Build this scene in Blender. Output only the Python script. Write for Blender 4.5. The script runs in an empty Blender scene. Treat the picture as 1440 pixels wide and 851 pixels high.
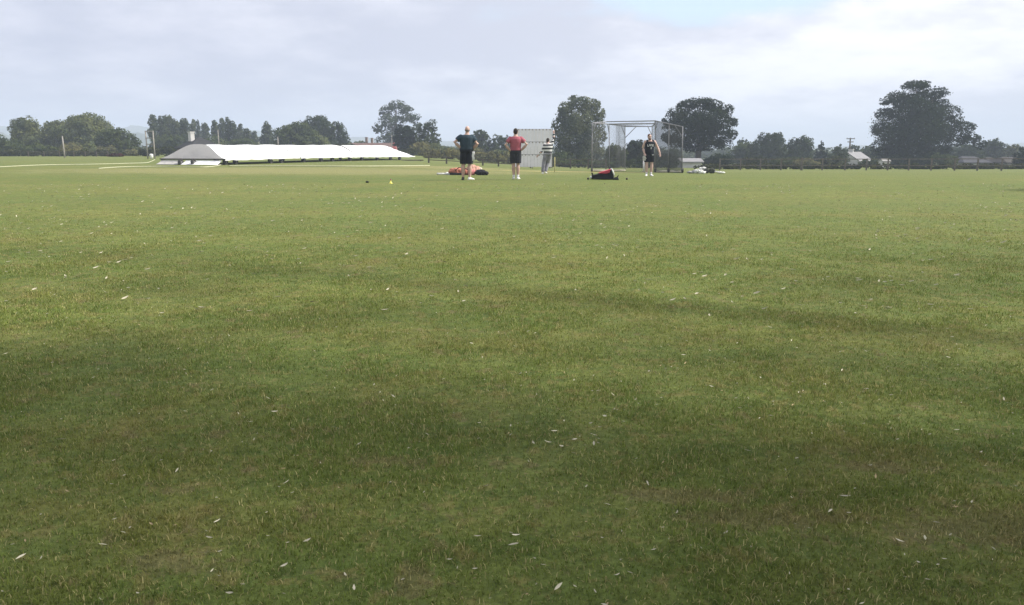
import bpy, math, random
import numpy as np
from mathutils import Vector, Matrix

R = math.radians
scene = bpy.context.scene
col = scene.collection
F, CX, CY, HZ = 1130.0, 720.0, 425.5, 203.0      # lens in photo pixels, picture centre, horizon row
EYE = 1.55
PITCH = math.atan((CY - HZ) / F)
SP, CP = math.sin(PITCH), math.cos(PITCH)
SUN_AZ, SUN_EL = R(84), R(44)
SUND = Vector((math.sin(SUN_AZ) * math.cos(SUN_EL), math.cos(SUN_AZ) * math.cos(SUN_EL), math.sin(SUN_EL)))

# ------------------------------------------------------------------ terrain
def _herm(xs, ys):
    xs = np.array(xs, float); ys = np.array(ys, float)
    d = np.diff(ys) / np.diff(xs)
    m = np.zeros_like(ys); m[0] = d[0]; m[-1] = d[-1]
    for i in range(1, len(xs) - 1):
        m[i] = 0 if d[i-1] * d[i] <= 0 else 2 * d[i-1] * d[i] / (d[i-1] + d[i])
    def f(q):
        q = np.clip(np.asarray(q, float), xs[0], xs[-1])
        i = np.clip(np.searchsorted(xs, q) - 1, 0, len(xs) - 2)
        h = xs[i+1] - xs[i]; t = (q - xs[i]) / h
        return ((2*t**3 - 3*t**2 + 1) * ys[i] + (t**3 - 2*t**2 + t) * h * m[i]
                + (-2*t**3 + 3*t**2) * ys[i+1] + (t**3 - t**2) * h * m[i+1])
    return f
DL = _herm([-200, 0, 6, 15, 28, 45, 62, 90, 120, 170, 400, 3000], [1.75, 1.56, 1.53, 1.38, 1.22, 1.33, 1.40, 1.47, 1.53, 1.9, 3.5, 9])
DR = _herm([-200, 0, 6, 15, 28, 35, 42, 50, 75, 110, 170, 400, 3000], [1.75, 1.56, 1.53, 1.38, 1.20, 1.35, 1.53, 1.71, 2.36, 2.95, 3.9, 6.0, 9])
def gz(x, y):
    t = np.clip((np.asarray(x, float) + 16) / 26.0, 0, 1); t = t * t * (3 - 2 * t)
    return EYE - (DL(y) * (1 - t) + DR(y) * t)
def slope(py):
    v = (py - CY) / F
    return (SP + v * CP) / (CP - v * SP)
def at(px, py, d):                                  # the point seen at a photo pixel, d metres ahead
    v = (py - CY) / F
    k = d / (CP - v * SP)
    return Vector(((px - CX) / F * k, d, EYE - slope(py) * d))
def ground_at(px, py):                              # where that line of sight meets the ground
    lo, hi = 0.5, 400.0
    d = lo
    while d < hi:
        p = at(px, py, d)
        if p.z <= float(gz(p.x, d)): break
        d *= 1.004
    p = at(px, py, d)
    return Vector((p.x, d, float(gz(p.x, d))))
def foot(px, d):                                    # ground point below column px at distance d
    x = 0.0
    for _ in range(4):
        z = float(gz(x, d)); x = (px - CX) / F * (d * CP + (EYE - z) * SP)
    return Vector((x, d, float(gz(x, d))))
def mpp(d): return d / F                            # metres per photo pixel

# ------------------------------------------------------------------ mesh building
class MB:
    def __init__(s): s.v = []; s.f = []
    def add(s, vs, fs):
        o = len(s.v); s.v += [tuple(p) for p in vs]; s.f += [tuple(i + o for i in f) for f in fs]
        return s
    def box(s, c, size, rot=0.0, bev=0.0):
        x, y, z = (q / 2 for q in size); c = Vector(c)
        m = Matrix.Rotation(rot, 3, 'Z')
        if bev <= 0:
            vs = [c + m @ Vector((i*x, j*y, k*z)) for k in (-1, 1) for j in (-1, 1) for i in (-1, 1)]
            return s.add(vs, [(0,2,3,1),(4,5,7,6),(0,1,5,4),(2,6,7,3),(0,4,6,2),(1,3,7,5)])
        b = min(bev, x*.9, y*.9, z*.9); vs = []
        for zz, e in ((-z, b), (-z+b, 0), (z-b, 0), (z, b)):
            for (px, py) in ((-x+e+b*.3, -y+e), (x-e-b*.3, -y+e), (x-e, -y+e+b*.3), (x-e, y-e-b*.3), (x-e-b*.3, y-e), (-x+e+b*.3, y-e), (-x+e, y-e-b*.3), (-x+e, -y+e+b*.3)):
                vs.append(c + m @ Vector((px, py, zz)))
        fs = [tuple(range(7, -1, -1)), tuple(range(24, 32))]
        for r in range(3):
            for i in range(8): fs.append((r*8+i, r*8+(i+1) % 8, r*8+8+(i+1) % 8, r*8+8+i))
        return s.add(vs, fs)
    def loft(s, rings, cap=True):
        n = len(rings[0]); vs = [p for r in rings for p in r]; fs = []
        for k in range(len(rings) - 1):
            for i in range(n): fs.append((k*n+i, k*n+(i+1) % n, (k+1)*n+(i+1) % n, (k+1)*n+i))
        if cap: fs.append(tuple(range(n-1, -1, -1))); fs.append(tuple(range((len(rings)-1)*n, len(rings)*n)))
        return s.add(vs, fs)
    def tube(s, pts, rad, seg=8):
        pts = [Vector(p) for p in pts]
        if not hasattr(rad, '__len__'): rad = [rad] * len(pts)
        rings = []
        for i, p in enumerate(pts):
            d = (pts[min(i+1, len(pts)-1)] - pts[max(i-1, 0)]).normalized()
            a = d.cross(Vector((0, 0, 1)) if abs(d.z) < .9 else Vector((0, 1, 0))).normalized(); b = d.cross(a)
            rings.append([p + (a * math.cos(t) + b * math.sin(t)) * rad[i] for t in (2*math.pi*k/seg for k in range(seg))])
        return s.loft(rings)
    def ell(s, c, r, seg=14, rings=9, m=None):
        c = Vector(c); vs = []; fs = []
        m = m or Matrix.Identity(3)
        for k in range(1, rings):
            a = math.pi * k / rings
            for i in range(seg):
                t = 2*math.pi*i/seg
                vs.append(c + m @ Vector((r[0]*math.sin(a)*math.cos(t), r[1]*math.sin(a)*math.sin(t), r[2]*math.cos(a))))
        vs += [c + m @ Vector((0, 0, r[2])), c - m @ Vector((0, 0, r[2]))]; T = len(vs) - 2
        for k in range(rings - 2):
            for i in range(seg): fs.append((k*seg+i, (k+1)*seg+i, (k+1)*seg+(i+1) % seg, k*seg+(i+1) % seg))
        for i in range(seg):
            fs.append((T, i, (i+1) % seg)); fs.append((T+1, (rings-2)*seg+(i+1) % seg, (rings-2)*seg+i))
        return s.add(vs, fs)
    def build(s, name, m, parent=None, smooth=False, loc=None):
        me = bpy.data.meshes.new(name); me.from_pydata(s.v, [], s.f); me.update()
        return link(name, me, m, parent, smooth, loc)

def link(name, me, m, parent=None, smooth=False, loc=None):
    o = bpy.data.objects.new(name, me); col.objects.link(o)
    if m: me.materials.clear(); me.materials.append(m)
    if smooth: me.polygons.foreach_set('use_smooth', [True] * len(me.polygons))
    if parent: o.parent = parent
    if loc is not None: o.location = loc
    return o
def tag(o, label=None, cat=None, group=None, kind=None):
    if label: o['label'] = label
    if cat: o['category'] = cat
    if group: o['group'] = group
    if kind: o['kind'] = kind
    return o
def thing(name, loc, label, cat, group=None, rz=0.0):
    o = bpy.data.objects.new(name, None); col.objects.link(o); o.location = loc; o.rotation_euler = (0, 0, rz)
    o.empty_display_size = .2
    return tag(o, label, cat, group)
def tri_mesh(name, verts, nquad):                   # nquad quads of 4 fresh vertices each
    me = bpy.data.meshes.new(name)
    me.vertices.add(len(verts)); me.vertices.foreach_set('co', np.ascontiguousarray(verts, np.float32).ravel())
    me.loops.add(nquad * 4); me.loops.foreach_set('vertex_index', np.arange(nquad * 4, dtype=np.int32))
    me.polygons.add(nquad); me.polygons.foreach_set('loop_start', np.arange(0, nquad * 4, 4, dtype=np.int32))
    me.update(calc_edges=True)
    return me

# ------------------------------------------------------------------ materials
def N(nt, t, **kw):
    n = nt.nodes.new(t)
    for k, v in kw.items():
        if k.startswith('i_'): n.inputs[k[2:].replace('_', ' ')].default_value = v
        else: setattr(n, k, v)
    return n
def mixc(nt, fac, a, b, mode='MIX'):
    n = nt.nodes.new('ShaderNodeMix'); n.data_type = 'RGBA'; n.blend_type = mode
    for sock, val in ((n.inputs[0], fac), (n.inputs[6], a), (n.inputs[7], b)):
        if isinstance(val, bpy.types.NodeSocket): nt.links.new(val, sock)
        elif isinstance(val, (int, float)): sock.default_value = val
        else: sock.default_value = (*val, 1)
    return n.outputs[2]
def ramp(nt, sock, a, b, lo=0.0, hi=1.0):
    n = nt.nodes.new('ShaderNodeMapRange'); n.interpolation_type = 'SMOOTHSTEP'
    nt.links.new(sock, n.inputs[0])
    for i, v in enumerate((a, b, lo, hi)): n.inputs[i+1].default_value = v
    return n.outputs[0]
def noise(nt, vec, scale, detail=4, rough=.55):
    n = N(nt, 'ShaderNodeTexNoise'); n.inputs['Scale'].default_value = scale
    n.inputs['Detail'].default_value = detail; n.inputs['Roughness'].default_value = rough
    nt.links.new(vec, n.inputs['Vector']); return n.outputs['Fac']
def newmat(name):
    m = bpy.data.materials.new(name); m.use_nodes = True
    nt = m.node_tree; return m, nt, nt.nodes['Principled BSDF']
def mat(name, c, rough=.7, var=.25, scale=3.0, metal=0.0, bump=0.0, bscale=20.0):
    m, nt, b = newmat(name)
    tc = N(nt, 'ShaderNodeTexCoord').outputs['Object']
    f = ramp(nt, noise(nt, tc, scale, 6), .3, .7)
    cc = mixc(nt, f, [q*(1-var) for q in c], [min(1, q*(1+var*.6)) for q in c])
    nt.links.new(cc, b.inputs['Base Color']); b.inputs['Roughness'].default_value = rough; b.inputs['Metallic'].default_value = metal
    b.inputs['Specular IOR Level'].default_value = .18 if rough > .55 else .5
    if bump:
        bp = N(nt, 'ShaderNodeBump'); bp.inputs['Strength'].default_value = bump; bp.inputs['Distance'].default_value = .02
        nt.links.new(noise(nt, tc, bscale, 4), bp.inputs['Height']); nt.links.new(bp.outputs[0], b.inputs['Normal'])
    return m
def leafmat(name, c, hue=.35):
    m, nt, b = newmat(name)
    p = N(nt, 'ShaderNodeNewGeometry')
    f = ramp(nt, noise(nt, p.outputs['Position'], .5, 3), .35, .65)
    c2 = mixc(nt, f, [c[0]*.75, c[1]*.8, c[2]*.85], [c[0]*1.3, c[1]*1.2, c[2]])
    isl = ramp(nt, p.outputs['Random Per Island'], 0, 1, .7, 1.3)
    cc = mixc(nt, 1.0, c2, (1, 1, 1), 'MULTIPLY')
    vm = N(nt, 'ShaderNodeVectorMath', operation='SCALE'); nt.links.new(c2, vm.inputs[0]); nt.links.new(isl, vm.inputs['Scale'])
    nt.nodes.remove(b)
    d = N(nt, 'ShaderNodeBsdfDiffuse'); t = N(nt, 'ShaderNodeBsdfTranslucent'); mx = N(nt, 'ShaderNodeMixShader'); mx.inputs[0].default_value = .3
    for q in (d, t): nt.links.new(vm.outputs[0], q.inputs['Color'])
    nt.links.new(d.outputs[0], mx.inputs[1]); nt.links.new(t.outputs[0], mx.inputs[2])
    nt.links.new(mx.outputs[0], nt.nodes['Material Output'].inputs['Surface'])
    return m

def spot(nt, pos, c, r, a=.5, b=1.0):               # 1 near the world point c, 0 beyond the radii r
    s = N(nt, 'ShaderNodeVectorMath', operation='SUBTRACT'); nt.links.new(pos, s.inputs[0]); s.inputs[1].default_value = (c[0], c[1], c[2])
    d = N(nt, 'ShaderNodeVectorMath', operation='DIVIDE'); nt.links.new(s.outputs[0], d.inputs[0]); d.inputs[1].default_value = (r[0], r[1], 1e6)
    l = N(nt, 'ShaderNodeVectorMath', operation='LENGTH'); nt.links.new(d.outputs[0], l.inputs[0])
    return l.outputs['Value']
def mth(nt, op, a, b=None):
    n = N(nt, 'ShaderNodeMath', operation=op)
    for i, v in enumerate((a, b)):
        if v is None: continue
        if isinstance(v, bpy.types.NodeSocket): nt.links.new(v, n.inputs[i])
        else: n.inputs[i].default_value = v
    return n.outputs[0]
def turf_colour(nt, blades=False):
    pos = N(nt, 'ShaderNodeNewGeometry').outputs['Position']
    big = noise(nt, pos, .16, 4); mid = noise(nt, pos, .8, 5, .6); sm = noise(nt, pos, 3.2, 6, .62)
    c = mixc(nt, ramp(nt, big, .35, .65), (.110, .145, .032), (.152, .172, .042))
    c = mixc(nt, ramp(nt, mid, .35, .7), c, (.142, .149, .038))
    c = mixc(nt, ramp(nt, sm, .42, .62, 0, .55), c, (.074, .118, .024))
    mp = N(nt, 'ShaderNodeMapping'); mp.inputs['Scale'].default_value = (.035, .34, 1); nt.links.new(pos, mp.inputs['Vector'])
    band = noise(nt, mp.outputs[0], 1.0, 4, .6)
    c = mixc(nt, ramp(nt, band, .42, .62, 0, .38), c, (.098, .132, .036)); c = mixc(nt, ramp(nt, band, .52, .34, 0, .30), c, (.185, .178, .062))
    dry = mth(nt, 'ADD', mth(nt, 'MULTIPLY', mid, .5), mth(nt, 'MULTIPLY', noise(nt, pos, 2.0, 6, .65), .5))
    c = mixc(nt, ramp(nt, dry, .53, .66, 0, .5), c, (.195, .170, .055))
    c = mixc(nt, ramp(nt, noise(nt, pos, 6.5, 6, .65), .54, .62, 0, .5), c, (.200, .168, .062))
    c = mixc(nt, ramp(nt, noise(nt, pos, 11, 5, .6), .52, .68, 0, .5), c, (.070, .108, .028))
    c = mixc(nt, ramp(nt, noise(nt, pos, .42, 3, .5), .5, .68, 0, .30), c, (.090, .128, .034))
    bare = noise(nt, pos, 4.2, 6, .6)
    f = ramp(nt, bare, .60, .67, 0, .48)
    for (px, py, rx, ry) in ((1405, 742, .55, .22), (1085, 730, .42, .13), (588, 822, .10, .16), (250, 790, .25, .10), (1240, 660, .28, .08), (540, 650, .3, .08), (965, 700, .4, .1)):
        g = ground_at(px, py)
        l = mth(nt, 'ADD', spot(nt, pos, g, (rx, ry)), mth(nt, 'MULTIPLY', mth(nt, 'SUBTRACT', noise(nt, pos, 9, 6, .7), .5), 4.5))
        f = mth(nt, 'MAXIMUM', f, ramp(nt, l, 1.0, .5, 0, .42))
    c = mixc(nt, f, c, (.185, .145, .075))
    for (px, py, rx, ry, cc, a) in ((800, 241.5, 6.5, 3.2, (.36, .30, .13), .65), (1090, 241, 9, 2.5, (.26, .24, .09), .35), (420, 240, 16, 9, (.26, .235, .105), .5), (640, 236, 6, 7, (.27, .24, .10), .5)):
        g = ground_at(px, py)
        l = mth(nt, 'ADD', spot(nt, pos, g, (rx, ry)), mth(nt, 'MULTIPLY', mth(nt, 'SUBTRACT', mid, .5), 1.2))
        c = mixc(nt, ramp(nt, l, 1.1, .5, 0, a), c, cc)
    return c, pos

def turf_mat():
    m, nt, b = newmat('turf')
    c, pos = turf_colour(nt)
    fine = noise(nt, pos, 38, 5, .7); f2 = noise(nt, pos, 9, 5, .7)
    vm = N(nt, 'ShaderNodeVectorMath', operation='SCALE'); nt.links.new(c, vm.inputs[0])
    nt.links.new(mth(nt, 'MULTIPLY', ramp(nt, fine, .3, .7, .72, 1.22), ramp(nt, f2, .3, .7, .80, 1.16)), vm.inputs['Scale'])
    nt.links.new(vm.outputs[0], b.inputs['Base Color']); b.inputs['Roughness'].default_value = .9
    b.inputs['Specular IOR Level'].default_value = .15
    bp = N(nt, 'ShaderNodeBump'); bp.inputs['Strength'].default_value = .6; bp.inputs['Distance'].default_value = .03
    nt.links.new(mth(nt, 'ADD', fine, f2), bp.inputs['Height']); nt.links.new(bp.outputs[0], b.inputs['Normal'])
    return m
def blade_mat():
    m, nt, b = newmat('grass_blades')
    c, pos = turf_colour(nt, True)
    rnd = N(nt, 'ShaderNodeNewGeometry').outputs['Random Per Island']
    c = mixc(nt, ramp(nt, rnd, .80, .86, 0, .7), c, (.34, .29, .145))
    vm = N(nt, 'ShaderNodeVectorMath', operation='SCALE'); nt.links.new(c, vm.inputs[0])
    nt.links.new(mth(nt, 'ADD', mth(nt, 'MULTIPLY', mth(nt, 'FRACT', mth(nt, 'MULTIPLY', rnd, 37.0)), .85), .9), vm.inputs['Scale'])
    nt.nodes.remove(b)
    d = N(nt, 'ShaderNodeBsdfDiffuse'); t = N(nt, 'ShaderNodeBsdfTranslucent'); mx = N(nt, 'ShaderNodeMixShader'); mx.inputs[0].default_value = .35
    for q in (d, t): nt.links.new(vm.outputs[0], q.inputs['Color'])
    nt.links.new(d.outputs[0], mx.inputs[1]); nt.links.new(t.outputs[0], mx.inputs[2])
    nt.links.new(mx.outputs[0], nt.nodes['Material Output'].inputs['Surface'])
    return m

# ------------------------------------------------------------------ ground, grass, hills
def spaced(a, b, s0, g):
    out = [a]; s = s0
    while out[-1] < b: out.append(out[-1] + s); s *= g
    return out
xs = spaced(0, 2450, .6, 1.07); xs = [-x for x in xs[:0:-1]] + xs
ys = [-x for x in spaced(0, 180, .8, 1.2)[:0:-1]] + spaced(0, 2450, .5, 1.035)
gx, gy = np.meshgrid(xs, ys); gzz = gz(gx, gy)
vv = np.stack([gx, gy, gzz], -1).reshape(-1, 3); nx, ny = len(xs), len(ys)
ii = np.arange(nx * ny).reshape(ny, nx)
ff = np.stack([ii[:-1, :-1], ii[:-1, 1:], ii[1:, 1:], ii[1:, :-1]], -1).reshape(-1, 4)
me = bpy.data.meshes.new('ground'); me.from_pydata(vv.tolist(), [], ff.tolist())
TURF = turf_mat()
o = link('ground', me, TURF, smooth=True); tag(o, 'wide flat cricket field of short mown grass with dry patches', kind='structure')

rng = np.random.default_rng(7)
def grass(n_by_zone):
    dd = np.linspace(1.2, 19, 900); rho = 1 / (1 + (dd / 3.6)**2.1) * np.clip((19 - dd) / 9, 0, 1)**1.2
    rho *= np.clip((dd - .8) / 1.3, 0, 1); cdf = np.cumsum(rho * (dd * .72 + 4.5)); cdf /= cdf[-1]; n = n_by_zone
    y = np.interp(rng.random(n), cdf, dd); x = (rng.random(n) * 2 - 1) * (y * .72 + 4.5); s = 1 + .022 * (y - 2.5)
    # clumpy: keep more where a smooth random field is high
    fld = np.zeros_like(x)
    for k in range(26):
        w = rng.normal(size=2) * (2.2 if k < 10 else 8.0); fld += np.sin(w[0]*x + w[1]*y + rng.random()*6.28) * (1.0 if k < 10 else .8)
    keep = rng.random(len(x)) < np.clip(.80 + .06 * fld, .4, 1) * np.clip((y * .72 + 4.5 - np.abs(x)) / 3.6, 0, 1)**1.3
    x, y, s, fld = x[keep], y[keep], s[keep], fld[keep]; n = len(x)
    z = gz(x, y)
    L = (.012 + .019 * rng.random(n) + .0025*np.clip(fld, -1, 2)) * s
    w = (.0012 + .0012 * rng.random(n)) * s * (1 + .25*np.clip((y - 4) / 5, 0, 1))
    a = rng.random(n) * 6.283; ca, sa = np.cos(a), np.sin(a)
    lean = .25 + .95 * rng.random(n)**.8
    b = a + 1.57 + rng.normal(size=n)*.5; cb, sb = np.cos(b), np.sin(b)
    def P(along, up, side):
        return np.stack([x + cb*along + ca*side, y + sb*along + sa*side, z + up], -1)
    V = np.empty((n, 8, 3), np.float32)
    m1 = L*.55; up1 = m1*np.cos(lean*.7); al1 = m1*np.sin(lean*.7)
    up2 = up1 + L*.45*np.cos(lean*1.45); al2 = al1 + L*.45*np.sin(lean*1.45)
    zero = np.zeros(n)
    V[:, 0] = P(zero, zero-.004, -w); V[:, 1] = P(zero, zero-.004, w); V[:, 2] = P(al1, up1, w*.85); V[:, 3] = P(al1, up1, -w*.85)
    V[:, 4] = P(al2, up2, w*.15); V[:, 5] = P(al2, up2, -w*.15)
    V = V[:, :6].reshape(-1, 3)
    me = bpy.data.meshes.new('grass'); me.vertices.add(n*6); me.vertices.foreach_set('co', V.ravel())
    base = (np.arange(n)*6)[:, None]
    idx = np.concatenate([base+np.array([[0,1,2,3]]), base+np.array([[3,2,4,5]])], 1).ravel().astype(np.int32)
    me.loops.add(n*8); me.loops.foreach_set('vertex_index', idx)
    me.polygons.add(n*2); me.polygons.foreach_set('loop_start', np.arange(0, n*8, 4, dtype=np.int32)); me.update(calc_edges=True)
    return me
o = link('grass', grass(900000), blade_mat())
tag(o, 'short grass blades covering the near part of the field', 'grass', kind='stuff')

ridge = np.array([(-400, 178), (0, 176), (20, 180), (60, 185), (110, 186), (165, 181), (200, 178), (225, 180), (300, 187), (345, 183), (380, 185), (440, 190), (490, 193), (530, 196), (600, 200), (622, 197), (650, 199), (700, 203), (800, 205), (950, 206), (1100, 207), (1300, 204), (1440, 202), (1900, 203)], float)
def hills(dist, depth, low, seed, dy):
    r = np.random.default_rng(seed); n = 420
    px = np.linspace(-350, 1800, n); top = np.interp(px, ridge[:, 0], ridge[:, 1]) + dy
    x = (px - CX) / F * dist * CP; zt = EYE - slope(top) * dist
    jag = np.convolve(r.normal(size=n + 8), np.ones(5)/5, 'same')[4:-4] * 2.8
    rows = []
    for k, (t, h) in enumerate(((0, 0), (.12, .35), (.3, .7), (.48, .93), (.55, 1.0), (.7, .9), (1.0, .4))):
        y = np.full(n, dist + (t - .55) * depth) + r.normal(size=n) * depth * .01
        z = low + (zt - low) * h + (jag if k in (3, 4) else r.normal(size=n) * .5 * (h > 0) )
        rows.append(np.stack([x * (1 + (t-.55) * depth / dist), y, z], -1))
    v = np.concatenate(rows); ii = np.arange(7 * n).reshape(7, n)
    f = np.stack([ii[:-1, :-1], ii[:-1, 1:], ii[1:, 1:], ii[1:, :-1]], -1).reshape(-1, 4)
    me = bpy.data.meshes.new('hills'); me.from_pydata(v.tolist(), [], f.tolist()); return me
def hill_mat():
    m, nt, b = newmat('hill_woods'); pos = N(nt, 'ShaderNodeNewGeometry').outputs['Position']
    c = mixc(nt, ramp(nt, noise(nt, pos, .012, 5), .45, .6), (.035, .055, .025), (.10, .12, .05))
    c = mixc(nt, ramp(nt, noise(nt, pos, .08, 5), .4, .65), c, (.03, .045, .022))
    nt.links.new(c, b.inputs['Base Color']); b.inputs['Roughness'].default_value = 1; return m
HM = hill_mat()
tag(link('hills', hills(1450, 420, -9, 3, 0), HM), 'hazy blue wooded hills along the horizon', kind='structure')
tag(link('hills', hills(850, 220, -8, 5, 9), HM), 'low wooded rise in front of the far blue hills', kind='structure')

# ------------------------------------------------------------------ trees
BARK = mat('bark', (.09, .075, .06), .9, .4, 4, bump=.6, bscale=14)
LEAF = {k: leafmat('leaves_' + k, c) for k, c in dict(oak=(.044, .062, .030), light=(.105, .126, .060), willow=(.10, .12, .075), pale=(.11, .12, .065),
        dark=(.022, .034, .020), conifer=(.018, .030, .020), mid=(.060, .080, .034), poplar=(.060, .078, .044), red=(.075, .028, .024), hedge=(.050, .058, .026), olive=(.135, .135, .065)).items()}
def foliage(name, lobes, size, fill, seed, rough=1.0):
    r = np.random.default_rng(seed); out = []
    for (cx, cy, cz, rx, ry, rz, *den) in lobes:
        area = 4*math.pi*((rx*ry)**1.6/3 + (rx*rz)**1.6/3 + (ry*rz)**1.6/3)**(1/1.6)
        n = max(12, int(area / (size*size) * fill * (den[0] if den else 1)))
        d = r.normal(size=(n, 3)); d /= np.linalg.norm(d, axis=1)[:, None]
        # small sub-clumps so that the outline is uneven
        kk = max(5, n // 14); cl = r.normal(size=(kk, 3)); cl /= np.linalg.norm(cl, axis=1)[:, None]
        pick = r.integers(0, kk, n); d = d * (.32 + .5 * (1 - rough)) + cl[pick] * 1.0; d /= np.linalg.norm(d, axis=1)[:, None]
        clr = 1 + rough * (-.22 + .34 * r.random(kk))
        rad = clr[pick] * (.80 + .22 * r.random(n)); rad = np.where(r.random(n) < .25, rad * r.random(n)**.5, rad)
        c = np.array([cx, cy, cz]) + d * rad[:, None] * np.array([rx, ry, rz])
        nrm = d / np.array([rx, ry, rz]); nrm /= np.linalg.norm(nrm, axis=1)[:, None]
        nrm = nrm + r.normal(size=(n, 3)) * .42; nrm /= np.linalg.norm(nrm, axis=1)[:, None]
        t = np.cross(nrm, r.normal(size=(n, 3))); t /= np.linalg.norm(t, axis=1)[:, None]; b = np.cross(nrm, t)
        s = size * (.55 + .9 * r.random(n))[:, None] * .5
        t = t * s; b = b * s * (.55 + .35*r.random(n))[:, None]
        out.append(np.stack([c - t*1.1, c + b - t*.1, c + t*1.1 + nrm*s*.25, c - b + t*.1], 1))
    V = np.concatenate(out).reshape(-1, 3)
    return tri_mesh(name, V, len(V) // 4)
def trunk_mb(h, r0, lobes, rnd, nlimb=6):
    mb = MB(); mb.tube([(0, 0, -.3), (0, 0, .15), (rnd.uniform(-.1, .1), 0, h*.25), (rnd.uniform(-.2, .2), rnd.uniform(-.2, .2), h*.5), (0, 0, h*.8)], [r0*1.5, r0*1.15, r0*.9, r0*.65, r0*.2], 9)
    for l in rnd.sample(lobes, min(nlimb, len(lobes))):
        st = Vector((0, 0, h * rnd.uniform(.22, .45))); en = Vector(l[:3]); md = st.lerp(en, .5) + Vector((0, 0, -.06*h))
        mb.tube([st, md, en], [r0*.45, r0*.3, r0*.1], 6)
    return mb
def lobes_for(kind, W, H, rnd):
    L = []; D = W * .85
    if kind == 'dome':
        n = 17
        for i in range(n):
            a = 6.283 * (i * .618 + rnd.random()*.2); t = (i + .5) / n
            z = .12 + .76 * t; prof = math.sqrt(max(.02, 1 - ((z - .38) / .62)**2)) if z > .38 else .88 + .3*(z - .12)
            rr = W * rnd.uniform(.17, .25); q = (prof * W / 2 - rr*.75) * rnd.uniform(.75, 1.0)
            L.append((math.cos(a)*q, math.sin(a)*q*D/W, H*z, rr, rr*.95, min(rr*.95, H*.22)))
        L.append((0, 0, H*.45, W*.3, D*.3, H*.3)); L.append((rnd.uniform(-.08, .08)*W, 0, H*.86, W*.17, W*.17, H*.14))
        L.append((-W*.22, 0, H*.2, W*.26, D*.26, H*.2)); L.append((W*.22, 0, H*.2, W*.26, D*.26, H*.2))
    elif kind == 'poplar':
        n = 12
        for i in range(n):
            z = .12 + .80 * i / (n-1); p = (.7, .8, .9, .97, 1, 1, 1, .98, .95, .92, .86, .66)[i]
            L.append((rnd.uniform(-.12, .12)*W, rnd.uniform(-.1, .1)*W, H*z, W*.57*p, W*.57*p, H*.085))
    elif kind == 'conifer':
        n = 8
        for i in range(n):
            z = .08 + .86 * i / (n-1); p = (1, 1, .95, .85, .72, .56, .38, .18)[i]
            L.append((rnd.uniform(-.06, .06)*W, rnd.uniform(-.06, .06)*W, H*z, W*.55*p, W*.55*p, H*.12))
    elif kind == 'bush':
        for i in range(9):
            a = rnd.random()*6.28; q = rnd.uniform(.1, .34) * W
            z = rnd.uniform(.22, .68); rr = W * rnd.uniform(.16, .26)
            L.append((math.cos(a)*q, math.sin(a)*q*.8, H*z, rr, rr, min(rr, H*.32)))
        L.append((0, 0, H*.35, W*.42, W*.36, H*.4))
    return L
_seed = [100]
def tree(name, label, px0, px1, ytop, d, kind='dome', leaf='oak', lobes=None, size=None, fill=1.5, group=None, trunk_r=None, cat='tree', nlimb=6):
    _seed[0] += 1; rnd = random.Random(_seed[0])
    b = foot((px0 + px1) / 2, d); H = at((px0+px1)/2, ytop, d).z - b.z; W = (px1 - px0) / F * d
    if lobes:                                       # (u, v, depth, r, rz) in crown units: u across, v up, r of the width
        L = [((u - .5) * W, dep * W, v * H, r * W, r * W * .95, rz * H) for (u, v, dep, r, rz) in lobes]
    else: L = lobes_for(kind, W, H, rnd)
    size = size or max(.2, d * .0020)
    t = thing(name, b, label, cat, group)
    tr = trunk_r or max(.06, H * .028)
    if kind != 'bush' or lobes: trunk_mb(H, tr, [l for l in L if abs(l[0]) < .27*W and l[2] > .4*H] or L, rnd, nlimb).build('trunk', BARK, t, True)
    else:
        mb = MB()
        for k in range(5): mb.tube([(rnd.uniform(-.1, .1), rnd.uniform(-.1, .1), -.1), (rnd.uniform(-.2, .2)*W, rnd.uniform(-.1, .1)*W, H*.6)], [.05, .015], 5)
        mb.build('stem', BARK, t, True)
    link('crown' if kind != 'bush' else 'foliage', foliage('crown', L, size, fill * 1.25, _seed[0], .4 if leaf == 'poplar' else 1.0), LEAF[leaf], t)
    return t

# far left woodland edge
tree('bush', 'dark thick bush at the left edge of the field, leftmost of the hedge line', -12, 32, 189, 112, 'bush', 'mid', cat='bush')
tree('broadleaf_tree', 'light green round tree near the left edge, left of the broad dome-shaped willow', 14, 64, 166, 124, 'dome', 'light')
tree('broadleaf_tree', 'small green tree squeezed between the light round tree and the broad willow', 54, 102, 171, 130, 'dome', 'light')
tree('willow_tree', 'broad dome-shaped pale green willow behind the leaning pole', 72, 172, 163, 128, 'dome', 'light', fill=1.7)
tree('broadleaf_tree', 'dark green tree sloping down on the right of the broad willow', 132, 196, 182, 120, 'dome', 'mid')
tree('bush', 'green bush with a rounded top at the foot of the leaning pole', 84, 118, 198, 110, 'bush', 'olive', cat='bush')
tree('bush', 'yellow green bush just right of the leaning pole', 108, 142, 197, 112, 'bush', 'light', cat='bush')
tree('bush', 'low dark green bush beside the dark red shrub', 134, 164, 203, 111, 'bush', 'olive', cat='bush')
tree('bush', 'dark bush under the light green round tree at the left', 24, 62, 199, 111, 'bush', 'mid', cat='bush')
tree('bush', 'shady bush between the light round tree and the leaning pole', 52, 90, 204, 111, 'bush', 'mid', cat='bush')
tree('shrub', 'low dark red leaved shrub along the left field edge', 149, 178, 215, 100, 'bush', 'red', cat='shrub')
tree('bush', 'small olive bush left of the tall twin post frame', 172, 202, 209, 108, 'bush', 'olive', cat='bush')
tree('bush', 'dark round bush behind the tall twin post frame', 192, 232, 205, 104, 'bush', 'hedge', cat='bush')
tree('bush', 'brown green bush just left of the grey cover end', 222, 258, 205, 102, 'bush', 'hedge', cat='bush')
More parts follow.
